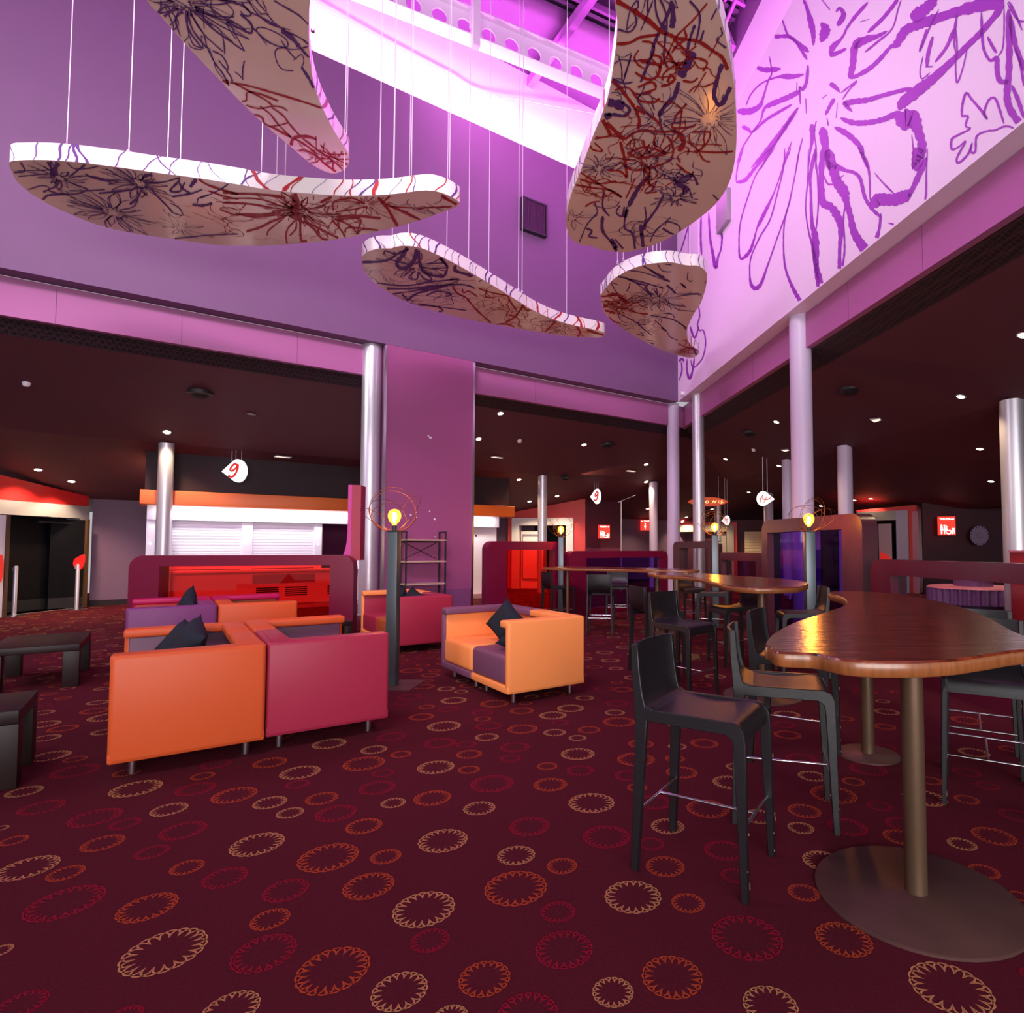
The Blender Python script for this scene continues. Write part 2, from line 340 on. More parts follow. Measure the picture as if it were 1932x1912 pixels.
rings = []
for sc, x0, y0, txt in RG:
    for e in txt.split():
        x, y, wd, c = e.split(','); x = x0+float(x)/sc; y = y0+float(y)/sc; wd = float(wd)/sc
        p = onz(x, y, 0); r = wd*p.y/F/2/math.sqrt(1+(p.x/p.y)**2)*.985
        if all((p.x-q[0])**2+(p.y-q[1])**2 > (.6*(r+q[2]))**2 for q in rings): rings.append((p.x, p.y, r, 'cor'.index(c)))
nm = len(rings); grid = {}
def gadd(q): grid.setdefault((int(q[0]//.6), int(q[1]//.6)), []).append(q)
for q in rings: gadd(q)
for k in range(26000):
    d = 1.2+21*R.random()**.75; a = (R.uniform(-1.25, .95)); x = a*d; y = d
    if x < -15.5 or x > 16.5: continue
    px = CX+F*x/y; py = HY+F*EYE/y
    if 640 < px < 1160 and py > 1300 or py > 1395: continue
    if 1100 < px < 1900 and py > 1245: continue
    r = R.choice((.06, .07, .08, .085, .095, .105, .12, .13))
    gx, gy = int(x//.6), int(y//.6)
    if all((x-q[0])**2+(y-q[1])**2 > (1.28*(r+q[2])+.015)**2 for i in (-1, 0, 1) for j in (-1, 0, 1) for q in grid.get((gx+i, gy+j), [])):
        q = (x, y, r, R.choice((0, 0, 1, 1, 2))); rings.append(q); gadd(q)
v = []; f = []; mi = []
for x, y, r, c in rings:
    N = 19 if r > .085 else 17; far = y > 7; st = 4 if far else 8; w0 = .036*r+.0022; ph = R.random()*6
    def loop(fr):
        i0 = len(v); n = N*st
        P = [(fr(k/st)*math.cos(ph+2*PI*k/n), fr(k/st)*math.sin(ph+2*PI*k/n)) for k in range(n)]
        for k in range(n):
            a, b = P[k-1], P[(k+1) % n]; tx, ty = b[0]-a[0], b[1]-a[1]; l = math.hypot(tx, ty) or 1
            nx, ny = -ty/l*w0*.5, tx/l*w0*.5
            v.append((x+P[k][0]+nx, y+P[k][1]+ny, .0012)); v.append((x+P[k][0]-nx, y+P[k][1]-ny, .0012))
        for k in range(n):
            k2 = (k+1) % n; f.append((i0+2*k, i0+2*k+1, i0+2*k2+1, i0+2*k2)); mi.append(c)
    loop(lambda t: r*(.945+.05*abs(math.sin(PI*t))))
    loop(lambda t: r*(.935-.29*(1-min(1, abs(math.sin(PI*(t+.5))))**.42)))
tag(flat('carpet_rings', v, f, ['ring_cream', 'ring_orange', 'ring_red'], floor, mi), kind='stuff')
# upper walls (0.3 m thick, hanging above the openings), soffit included
def wallbox(fn, s0, s1, n0, n1, z0, z1): return MB().prism([fn(s0, n0, z0), fn(s1, n0, z0), fn(s1, n1, z0), fn(s0, n1, z0)], (0, 0, z1-z0))
SC = (CO-PLp).dot(U)           # corner, measured along the left wall
wl = struct('wall_left', wallbox(Lp, -15, SC, 0, .32, ZB, ZT), 'wall_purple')
wr = struct('wall_right', wallbox(Rp, 0, 20, 0, .32, ZB, ZT), 'wall_lilac')
struct('trim_1', wallbox(Lp, -15, (ptn(.3, .3)-PLp).dot(U)+.06, .3, .42, ZF, ZB-.012), 'fascia')
struct('trim_2', wallbox(Rp, (ptn(.3, .3)-CO).dot(WD)-.06, 20, .3, .42, ZF, ZB-.012), 'fascia')
# panel joints of the two fascias
for i, (px, py) in enumerate(((342, 640), (105, 590), (560, 690), (1010, 735))):
    s = (onL(px, py, .3)-PLp).dot(U); wallbox(Lp, s, s+.006, .297, .301, ZF+.002, ZB-.02).build('panel_joint', 'joint', bpy.data.objects['trim_1'])
for px, py in ((1740, 470), (1600, 560), (1420, 680)):
    s = (onR(px, py, .3)-CO).dot(WD); wallbox(Rp, s, s+.006, .297, .301, ZF+.002, ZB-.02).build('panel_joint', 'joint', bpy.data.objects['trim_2'])
# honeycomb grilles and the raked ceilings
zv = lambda p, z: Vector((p.x, p.y, z))
g1 = MB().quadv(Lp(-15, .40, ZF+.01), zv(ptn(.4, .4), ZF+.01), zv(ptn(.6, .8), 4.65), Lp(-15, .6, 4.65))
g2 = MB().quadv(zv(ptn(.4, .4), ZF+.01), Rp(20, .40, ZF+.01), Rp(20, .8, 4.65), zv(ptn(.6, .8), 4.65))
struct('trim_3', g1, 'grille'); struct('trim_4', g2, 'grille')
def cz(p): return Vector((p.x, p.y, ceilz(p)))
zv2 = lambda n, m, z: Vector((*ptn(n, m).xy, z))
a1, b1 = 7.04, 9.05; hA, hB, hC, hD = zv2(.6, .8, 4.65), zv2(2.746, 3.31, 3.8), zv2(3.3, 4.36, 3.58), zv2(a1, b1, 2.6)
LL = lambda n: Vector((*Lp(-15, n).xy, cL(n))); RR = lambda n: Vector((*Rp(20, n).xy, cR(n)))
c1 = MB(); c1.quadv(LL(.6), hA, hB, hC, LL(3.3)).quadv(LL(3.3), hC, hD, LL(a1)).quadv(hA, RR(.8), RR(3.31), hB).quadv(hB, RR(3.31), RR(b1), hD, hC)
c1.quadv(hD, RR(b1), Vector((30, 10, 2.6)), Vector((20, 40, 2.6)), Vector((-10, 40, 2.6)), LL(a1))
cl = struct('ceiling', c1, 'dark')
# clerestory: ledge, white panels behind, roof
zr = onp(1437, 0, Rp(0, .55), WN).z
cw = struct('wall_clerestory_left', wallbox(Lp, -15, SC+1.2, 1.0, 1.1, ZT, 14.2), 'clere')
struct('trim_5', wallbox(Lp, -15, SC+1, .32, 1.0, ZT-.12, ZT), 'clere')
cr_ = struct('wall_clerestory_right', wallbox(Rp, -1.2, 20, .55, .65, ZT, zr), 'clere')
struct('trim_6', wallbox(Rp, -1, 20, .32, .55, ZT-.12, ZT), 'clere')
bl, br = onz(716, 7, 12.3), onz(1140, 178, 12.3); bd = (br-bl).normalized(); B0 = bl-bd*6; BL = (br-bl).length+10; bn = Vector((-bd.y, bd.x, 0))
# roof: flat decking, purlins parallel to the castellated beam
ZRF = 13.5
rp = lambda al, ac, z=ZRF: Vector((*(B0+bd*al-bn*ac).xy, z))
roof = struct('ceiling_roof', MB().quadv(rp(-8, -3), rp(24, -3), rp(24, 22), rp(-8, 22)), 'roofmetal')
struct('wall_roof_edge', MB().quadv(Rp(-1.2, .56, zr-.02), Rp(20, .56, zr-.02), Rp(20, .3, ZRF), Rp(-1.2, .3, ZRF)), 'roofmetal')
def beam3(name, p, q, wd, hg, m, parent):
    p, q = Vector(p), Vector(q); t = (q-p).normalized(); sd = Vector((-t.y, t.x, 0)).normalized()*wd/2; up = Vector((0, 0, hg))
    return MB().prism([p-sd, p+sd, p+sd-up, p-sd-up], q-p).build(name, m, parent)
for k in range(24): beam3('purlin', rp(-8, .9+k*.8), rp(24, .9+k*.8), .16 if k % 4 == 1 else .07, .34 if k % 4 == 1 else .14, 'purlin', roof)
for k in range(5): beam3('rafter', rp(1+k*4.4, -2, ZRF-.1), rp(3.5+k*4.4, 20, ZRF-.1), .16, .22, 'purlin', roof)
for k in range(6): beam3('gutter_rail', Rp(-1, .1-k*.16, zr+.25+k*.18), Rp(20, .1-k*.16, zr+.25+k*.18), .06, .06, 'purlin', roof)
rv = MB()
for k in range(100):
    y = .2+k*.2
    if (k % 4): rv.quadv(rp(-8, y, ZRF-.05), rp(24, y, ZRF-.05), rp(24, y+.1, ZRF-.05), rp(-8, y+.1, ZRF-.05)).quadv(rp(-8, y), rp(24, y), rp(24, y, ZRF-.05), rp(-8, y, ZRF-.05))
tag(rv.build('decking_ribs', 'roofmetal', roof), kind='stuff')
# magenta LED strips standing on the two ledges
def ledarea(fn, s, n, L, ang, power, vec):
    l = bpy.data.lights.new('cove_led', 'AREA'); l.shape = 'RECTANGLE'; l.size = L; l.size_y = .12; l.energy = power; l.color = (1, .16, .92)
    o = bpy.data.objects.new('cove_led', l); C.objects.link(o); o.location = fn(s, n, ZT+.05)
    z = -Vector(vec).normalized(); x = (fn(1, 0)-fn(0, 0)).normalized(); y = z.cross(x).normalized(); x = y.cross(z)
    o.rotation_euler = Matrix((x, y, z)).transposed().to_euler(); return o
for k in range(6): ledarea(Lp, SC-2-4.2*k, .5, 4.1, 0, 620, V*.8+Vector((0, 0, 1)))
for k in range(5): ledarea(Rp, 1+4.2*k, .42, 4.1, 0, 100, WN*.5+Vector((0, 0, 1)))
bt = thing('roof_beam', 'white castellated steel beam with a row of round holes under the roof', 'beam', B0, math.atan2(bd.y, bd.x))
web = []; x = .3
while x < BL-.5: web.append(x); x += .53
outer = [(0, 0, .02), (BL, 0, .02), (BL, 0, .6), (0, 0, .6)]
holes = [[(xx+.155*math.cos(2*PI*k/20), 0, .27+.155*math.sin(2*PI*k/20)) for k in range(20)] for xx in web]
MB().ringprism(outer, holes, (0, .02, 0)).build('web', 'beamwhite', bt)
MB().box(0, BL, -.16, .18, 0, .022).build('flange', 'beamwhite', bt); MB().box(0, BL, -.16, .18, .598, .62).build('flange', 'beamwhite', bt)
sx = (onz(893, 80, 12.3)-B0).dot(bd)
MB().box(sx-.1, sx+.05, -.34, -.2, -.35, 1.6).box(sx-.14, sx+.09, -.2, -.16, .1, .5).build('strut', 'beamwhite', bt)
pth = [onL(x, y, .95) for x, y in ((586, 0), (700, 64), (790, 112), (860, 148), (885, 165), (925, 179), (1000, 192), (1120, 214))]
tag(MB().tube(smooth_path(pth), .012, 5).build('power_cable', 'wire'), 'thin cable strung across the bright white clerestory panel', 'cable')
# wall mural: traced strokes laid on the right wall
def trace(ink, s, x0, y0, txt, mi=0, k=5, rough=.18, wk=1, ext=0):
    for line in txt.strip().split(';'):
        line = line.strip()
        if not line: continue
        wd, pts = line.split(':'); p = [Vector((*map(float, q.split(',')), 0)) for q in pts.split()]; wd = float(wd)*wk
        if ext: p[0] = p[0]+(p[0]-p[1]).normalized()*ext*wd; p[-1] = p[-1]+(p[-1]-p[-2]).normalized()*ext*wd; wd = max(wd, 9.5)
        ink.stroke([(x0+a.x/s, y0+a.y/s) for a in p], wd/s, mi, k, rough)
def wtrace(s, x0, y0, txt):       # strokes whose width changes along the way: x,y,width
    for line in txt.split(';'):
        Q = [Vector((x0+a/s, y0+b/s, max(c, 9)/s)) for a, b, c in (tuple(map(float, q.split(','))) for q in line.split())]
        P = smooth_path(Q, 8); n = len(P); prev = None; ph = R.uniform(0, 9)
        for q in range(n):
            t = P[min(q+1, n-1)]-P[max(q-1, 0)]; t.z = 0
            if t.length < 1e-6: continue
            t.normalize(); e = min(1, .35+q*.22, .35+(n-1-q)*.22); ww = P[q].z*.5*e*(1+.10*math.sin(q*1.7+ph)+R.uniform(-.09, .09))
            p0 = Vector((P[q].x, P[q].y, 0)); nn = Vector((-t.y, t.x, 0))*ww; a, b = p0+nn, p0-nn
            if ink.inside(a) and ink.inside(b):
                i = len(ink.v); ink.v += [ink.fn(a.x, a.y), ink.fn(b.x, b.y)]
                if prev is not None: ink.f.append((prev, prev+1, i+1, i)); ink.mi.append(0)
                prev = i
            else: prev = None
ink = Ink(lambda x, y: onR(x, y, -.004), lambda p: -200 < p.x < 2300 and onR(p.x, p.y, 0).z < ZT-.01 and onR(p.x, p.y, 0).z > ZB+.01 and (onR(p.x, p.y, 0)-CO).dot(WD) > .03)
wtrace(3.5, 1380, 0, '265,245,28 370,240,24 430,275,22 510,345,34;335,125,8 350,175,12 375,235,14 430,285,16 500,395,24;160,440,20 220,462,32 325,455,30;95,700,5 130,620,7 200,550,10 300,510,14 365,505,36 410,505,30 480,490,14;250,370,4 265,480,8 240,540,10 210,640,14 185,700,30 120,735,42 40,735,44;455,600,30 380,640,36 260,690,32 215,720,18 190,800,10 140,870,8 70,980,7 35,1090,6;400,690,14 330,730,20 230,790,18 140,870,14 110,855,24 70,835,30;440,710,20 360,830,30 270,950,34 200,1030,22 130,1110,10;420,740,12 330,880,14 240,1030,14 190,1120,10;400,930,8 350,1060,9 335,1130,9;470,910,8 440,1030,9 425,1130,9;530,820,40 535,900,34 520,1000,12 505,1120,6;545,880,8 560,1000,8 555,1120,6;600,840,60 620,970,50 650,1130,40;680,840,30 770,890,38 850,970,34 870,1040,22 905,1120,16;720,780,24 800,810,36 900,810,36 1000,790,36 1080,760,50 1140,790,125 1195,785,110 1230,860,66 1260,970,56 1240,1060,52 1215,1130,50;1190,890,6 1200,1000,7 1195,1120,6;1105,725,30 1140,670,70 1240,590,74 1330,520,60 1460,400,44 1560,300,40 1660,200,38 1800,30,44;740,690,36 800,672,40 900,660,34 1000,630,28 1190,580,26;790,520,24 900,460,30 980,390,28 1050,310,22 1090,290,50 1150,200,60 1230,165,60 1300,140,64 1450,90,60 1620,40,84 1800,5,90;1190,130,70 1240,90,90 1300,40,70 1350,-10,60;780,520,40 800,430,40 815,300,44 860,250,30;810,320,30 880,265,48 960,240,30 1030,205,14;880,345,12 960,280,14 1060,190,10 1100,60,7 1120,0,6;900,215,26 1000,120,24 1080,20,24 1095,-10,20;590,280,20 610,230,60 620,190,60 590,150,20;700,170,36 740,100,34 715,55,20 690,80,14;650,370,14 670,310,40 720,260,18 760,200,12;740,220,10 800,130,20 900,15,24;650,370,30 720,340,24 760,320,14;850,145,16 910,125,10;475,-5,20 500,60,22 525,150,40 540,230,30 540,300,14;595,-5,20 650,65,22;505,430,18 495,540,22 470,590,22 450,580,14 455,690,12;490,650,22 495,750,16;432,540,12 430,600,16;650,550,36 690,580,26 715,610,10;720,615,10 800,555,12 830,530,8;730,660,8 780,590,8 830,540,6;680,650,26 650,700,24 620,760,18;740,670,24 760,700,30 800,740,10;700,680,10 690,780,14;600,650,14 630,625,16;630,780,16 640,830,30;560,800,20 545,860,24;1240,345,18 1270,250,14 1290,190,14;1290,440,26 1300,350,26 1330,240,24;1280,440,34 1330,440,24;1345,410,20 1420,310,20 1470,190,26;1370,60,8 1300,200,12 1245,340,14;1480,180,12 1490,330,10 1480,430,10 1490,545,12 1530,440,8 1560,300,6;1265,370,5 1245,470,7 1260,520,9 1310,480,6;1490,90,20 1470,250,16 1480,350,10;1650,80,16 1655,220,20 1668,330,18 1710,400,20 1750,370,20;1690,240,14 1720,300,22 1750,350,20;1800,40,10 1800,200,10 1790,320,10 1760,370,10;1755,370,36 1755,470,34 1775,535,36 1830,540,30;1830,60,40 1835,300,44 1830,500,42 1820,640,46 1850,740,48 1940,860,46;1840,100,40 1870,280,36 1920,420,36 1940,470,30;1850,560,26 1900,680,28 1930,780,20;1870,310,14 1910,430,20 1930,570,16;1820,20,10 1890,130,14 1950,140,10;1830,10,16 1860,60,16 1920,200,14;1520,770,16 1525,690,16 1550,615,16 1590,660,16 1650,730,18 1690,790,22;1690,790,18 1670,740,16 1700,660,16 1740,650,16 1770,720,16 1800,820,12;1520,770,14 1560,770,16 1545,830,12 1575,850,12 1500,890,14 1455,920,16 1455,985,16 1500,970,10 1545,935,12 1490,1040,14 1500,1075,16 1560,1020,14 1590,940,12;1590,940,12 1580,1000,14 1610,1000,14 1620,900,14 1690,865,12 1740,860,12 1800,835,12 1850,840,12 1890,870,12')
wtrace(3.578, 1260, 280, '510,0,8 470,130,7 460,225,10;460,228,20 520,215,26 590,130,20 650,60,26 705,-10,20;720,0,8 600,170,8 540,330,7 490,500,7 480,650,9 492,745,16 550,700,22 580,620,14 600,545,10 620,500,22 655,430,24 720,290,8 780,120,8 830,0,10;790,0,8 780,130,10 740,300,9 690,480,10 620,600,10 560,740,9 553,860,11 565,925,24 595,945,30 630,910,22 670,800,12 740,600,9 810,400,10 860,170,9 890,0,9;830,340,7 790,480,8 780,640,9 790,790,14 820,890,18 860,975,26 893,1035,26 888,1090,10;948,0,8 945,200,9 930,400,9 950,560,10 975,650,20 1000,790,30 1030,900,34 1025,985,16;1000,0,26 962,180,22 965,300,16 972,500,26 995,600,46 1000,760,40 1005,860,26 1018,965,18;990,0,8 1010,200,10 1015,380,10 1000,560,10;1045,-5,36 1035,180,36 1040,330,44 1055,375,56 1100,395,50 1140,450,56 1168,540,40 1160,680,24 1158,800,26 1150,890,22;1200,370,10 1185,480,12 1192,620,12 1188,740,14 1155,880,14 1125,915,10;1080,10,70 1110,120,60 1140,220,64 1185,290,74 1205,360,44 1230,450,40 1255,560,52 1300,640,60 1345,690,70 1390,650,40 1425,550,20 1438,440,18;1110,115,50 1180,140,30 1200,150,24 1260,165,24 1300,210,24 1330,330,24 1380,410,24 1440,465,22;1050,180,10 1080,240,12 1125,240,12;1130,220,20 1190,180,14;1285,-5,20 1340,90,22 1360,180,14 1365,350,12;1385,400,60 1410,350,80 1450,345,84 1530,345,80 1600,320,80 1640,280,30;1395,165,5 1450,230,10 1520,300,16;1705,-5,90 1680,60,70 1650,140,20;1750,60,30 1690,190,40 1620,340,20;1752,0,10 1745,160,10 1740,330,14 1700,420,10 1650,458,8;1488,503,12 1550,518,14 1600,498,8;140,520,8 110,620,9 85,700,8;140,520,8 137,700,9;225,450,12 222,600,12 228,720,14;275,430,12 285,600,14 305,720,20 322,805,22 340,730,12 358,680,10 365,590,14 345,540,18;205,1050,8 215,1130,9 200,1190,9 215,1230,9 240,1230,9 255,1310,9 240,1400,9 210,1450,8 170,1480,8 155,1430,8;150,1200,16 180,1280,12 210,1200,8;75,1440,14 95,1420,16 110,1440,14;90,1440,8 95,1500,10 75,1570,8;130,1420,10 130,1500,12 145,1555,18 165,1510,14 180,1410,8')
ink.build('mural_flowers', ['ink_mural'], wr)
# ------------------------------------------------------------------ SUSPENDED BOARDS
def board(label, outline, h, t, strokes, flowers, rimn, cables, redbias):
    pts = smooth_path([(x, y, 0) for x, y in outline], 4, closed=True); P2 = [(p.x, p.y) for p in pts]
    W = [onz(x, y, h) for x, y in P2]; cx = sum((p for p in W), Vector())/len(W); cx.z = h
    t0 = thing('suspended_board', label, 'ceiling board', cx, 0, 'printed boards hanging on wires')
    loc = [p-cx for p in W]; n = len(loc)
    area2 = sum(loc[i].x*loc[(i+1) % n].y-loc[(i+1) % n].x*loc[i].y for i in range(n))
    if area2 < 0: loc.reverse()
    # body: rim and top white, underside tinted for warm floor bounce; slightly rounded upper edge
    b = MB(); up = Vector((0, 0, t)); i = 0
    b.v = [tuple(p) for p in loc]+[tuple(p+up) for p in loc]
    for k in range(n): b.f.append((k, (k+1) % n, n+(k+1) % n, n+k)); b.mi.append(0)
    for tr in tessellate_polygon([[p for p in loc]]): b.f.append((tr[2], tr[1], tr[0])); b.mi.append(1)
    for tr in tessellate_polygon([[p+up for p in loc]]): b.f.append((n+tr[0], n+tr[1], n+tr[2])); b.mi.append(0)
    b.build('panel', ['tan_print', 'under_bounce'], t0, smooth=50)
    ins = inpoly(P2)
    ik = Ink(lambda x, y: onz(x, y, h)-cx-Vector((0, 0, .004)), ins)
    for s, x0, y0, mi, txt in strokes: trace(ik, s, x0, y0, txt, mi, 5, .3)
    wins = inpoly([(p.x, p.y) for p in loc])
    iw = Ink(lambda x, y: Vector((x, y, -.005)), wins)
    for (px, py, rr, npet, mi, wd) in flowers:
        c = onz(px, py, h)-cx
        for k in range(npet):
            a = 2*PI*k/npet+R.uniform(-.15, .15); l = rr*R.uniform(.6, 1.15); w_ = R.uniform(.08, .2); r0 = rr*.18
            A = [(c.x+r0*math.cos(a), c.y+r0*math.sin(a)), (c.x+l*.6*math.cos(a+w_), c.y+l*.6*math.sin(a+w_)), (c.x+l*math.cos(a), c.y+l*math.sin(a))]
            iw.stroke(A, wd*R.uniform(.6, 1.5), mi, 4, .4)
            if R.random() < .75: iw.stroke([A[2], (c.x+l*.62*math.cos(a-w_), c.y+l*.62*math.sin(a-w_)), (c.x+r0*math.cos(a-.05), c.y+r0*math.sin(a-.05))], wd*R.uniform(.4, 1), mi, 4, .4)
        for k in range(npet*2):
            a = R.uniform(0, 2*PI); q = rr*R.uniform(.08, .24); iw.stroke([(c.x+q*math.cos(a), c.y+q*math.sin(a)), (c.x+(q+.02)*math.cos(a+.1), c.y+(q+.02)*math.sin(a+.1))], wd*1.1, mi, 2)
    for (px, py, rr, cnt, mi, wd) in rimn['scrib']:
        c = onz(px, py, h)-cx
        for k in range(cnt):
            a = R.uniform(0, 2*PI); p = [c.x+R.gauss(0, rr*.6), c.y+R.gauss(0, rr*.6)]; path = [tuple(p)]
            for j in range(R.randint(3, 6)):
                a += R.uniform(-1.3, 1.3); p = [p[0]+rr*.3*math.cos(a), p[1]+rr*.3*math.sin(a)]; path.append(tuple(p))
            iw.stroke(path, wd*R.uniform(.5, 1.3), mi, 4, .4)
    off = len(ik.v); ik.v += iw.v; ik.f += [tuple(q+off for q in f_) for f_ in iw.f]; ik.mi += iw.mi
    # strokes that run over the rim
    per = [0]
    for k in range(n): per.append(per[-1]+(loc[(k+1) % n]-loc[k]).length)
    def rimpt(s, z):
        s = s % per[-1]; k = max(q for q in range(n) if per[q] <= s); a, b_ = loc[k], loc[(k+1) % n]; d = (b_-a)
        f_ = (s-per[k])/max(d.length, 1e-6); nn = Vector((d.y, -d.x, 0)).normalized(); return a+d*f_+nn*.004+Vector((0, 0, z))
    step = .16
    s = 0
    while s < per[-1]:
        s += step*R.uniform(.3, 1.7); q = rimpt(s, 0); mi = 1 if redbias(q+cx) > R.random() else 0
        sl = R.uniform(-.5, .5)*t*2; wd = R.choice((.008, .012, .016, .03, .055 if mi else .03)); m_ = 6
        i0 = len(ik.v)
        for k in range(m_):
            f_ = k/(m_-1); wv = sl*f_+.02*math.sin(f_*5+s); w_ = wd*R.uniform(.7, 1.2)
            ik.v += [rimpt(s+wv-w_/2, t*.99*f_), rimpt(s+wv+w_/2, t*.99*f_)]
        for k in range(m_-1): ik.f.append((i0+2*k, i0+2*k+1, i0+2*k+3, i0+2*k+2)); ik.mi.append(mi)
    o = flat('printed_flowers', ik.v, ik.f, ['ink', 'ink_red'], t0, ik.mi); tag(o, kind='stuff')
    for px, py in cables:
        p = onz(px, py, h+t)-cx
        MB().tube([p, p+Vector((0, 0, 13-h-t))], .0055, 5).build('wire', 'wire', t0)
        MB().lathe([(.02, 0), (.02, .02), (.006, .035)], 8, p).build('wire_clamp', 'chrome', t0)
o1 = [(18, 312), (22, 304), (46, 302), (88, 302), (121, 304), (163, 308), (233, 317), (303, 327), (373, 336), (450, 348), (494, 356), (544, 362), (594, 366), (644, 369), (693, 369), (743, 366), (793, 360), (817, 360), (842, 367), (866, 381), (864, 388), (855, 393), (817, 407), (768, 423), (693, 441), (619, 454), (544, 461), (470, 464), (396, 461), (326, 451), (256, 441), (186, 425), (116, 397), (70, 373), (42, 352), (28, 336)]
s1 = [(4.293, 0, 250, 0, '20:385,235 420,300 440,360;40:470,240 440,300 430,350;16:420,370 410,330 450,330;14:480,400 440,440 350,480;12:110,320 180,320 200,300 165,240;8:140,310 300,305 420,300;8:150,355 300,340 440,330;10:580,360 700,350 820,370 960,400;12:690,330 740,360 900,400;8:860,290 960,350 1080,400;10:950,290 1040,350 1090,400;30:1165,350 1230,340 1310,330;12:1170,400 1320,400 1450,365;16:1155,440 1000,470 800,490;18:1150,450 1110,530 1050,580;10:850,460 700,470 560,470;14:1225,440 1260,500 1360,600 1400,650;8:1400,650 1480,670 1450,610 1380,570;14:230,470 250,500 270,510;8:230,460 330,430 390,440 400,470;10:390,470 520,500 640,490 700,460 640,430 560,400;16:320,545 360,530 380,510 450,500 560,495;16:1445,360 1450,390 1400,440 1380,470 1430,480 1470,460 1450,400;16:1390,520 1480,505 1560,490 1640,460;14:1500,400 1480,450 1540,490;30:1600,370 1570,400 1540,440;10:1870,400 1800,450 1700,500 1620,530;22:1560,580 1640,590 1720,570;10:1600,570 1610,530 1700,500;8:540,240 600,290 700,290 800,270;14:560,360 620,310 700,250;10:1380,860 1500,850 1700,830 1932,820'),
      (4.293, 0, 250, 1, '18:1600,370 1700,430 1932,500;12:1690,470 1800,510 1932,540;10:1750,560 1932,570;10:1780,620 1880,660 1932,660;8:1780,610 1870,610 1932,630'),
      (4.025, 420, 290, 1, '45:550,300 560,380 565,470 590,500;35:600,300 610,340;20:590,500 590,600 600,660 640,660;16:610,510 680,560 750,640 800,650;16:620,510 760,580 880,640;14:560,500 500,560 480,620 490,680;12:560,510 555,570 510,620;16:470,480 380,510 280,560 180,590;10:450,500 350,580 340,620;16:440,440 330,460 100,460;12:430,460 250,480 130,460;14:380,410 200,380 0,370;18:480,330 300,310 100,300 0,290;12:410,380 250,340 0,340;18:860,480 1000,470 1200,490;12:850,490 960,540 1030,610;14:830,500 900,580 930,630;14:870,500 1040,490 1030,570 1020,610;14:930,600 960,560 1180,580;10:860,440 1000,420 1100,400;18:740,370 850,320 900,330;12:690,350 690,320;14:840,430 840,370 920,340 1000,340 1080,380;16:1200,380 1270,320;22:1180,330 1250,410 1300,500 1330,550;18:1240,380 1330,420 1500,500;10:1270,400 1500,410 1740,400;14:1580,450 1700,430;8:1480,420 1600,400;20:1610,280 1700,340 1790,390')]
f1 = [(212, 400, .55, 26, 0, .012), (262, 345, .4, 20, 0, .012), (566, 398, .5, 22, 1, .014), (110, 335, .3, 14, 0, .012), (690, 385, .35, 14, 1, .010), (340, 430, .35, 10, 0, .006)]
board('long white printed board hanging low at left, kidney shaped, black flowers', o1, 5.7, .2, s1, f1, {'scrib': [(440, 410, .4, 16, 1, .008), (560, 395, .2, 30, 1, .012), (650, 420, .35, 14, 1, .01), (780, 385, .3, 10, 0, .008)]},
      [(126, 276), (243, 288), (316, 303), (340, 307), (493, 329), (522, 333), (538, 336), (649, 345), (716, 344), (743, 342), (776, 338), (848, 342)], lambda p: .1 if p.x < -4.0 else .8)
o2 = [(277, 0), (299, 26), (327, 58), (351, 85), (399, 135), (451, 189), (501, 237), (543, 272), (575, 300), (599, 317), (625, 327), (643, 324), (656, 313), (659, 297), (655, 285), (630, 246), (608, 202), (593, 161), (586, 122), (583, 76), (583, 33), (585, 0), (592, -70), (590, -150), (540, -220), (440, -250), (330, -220), (262, -140), (258, -50)]
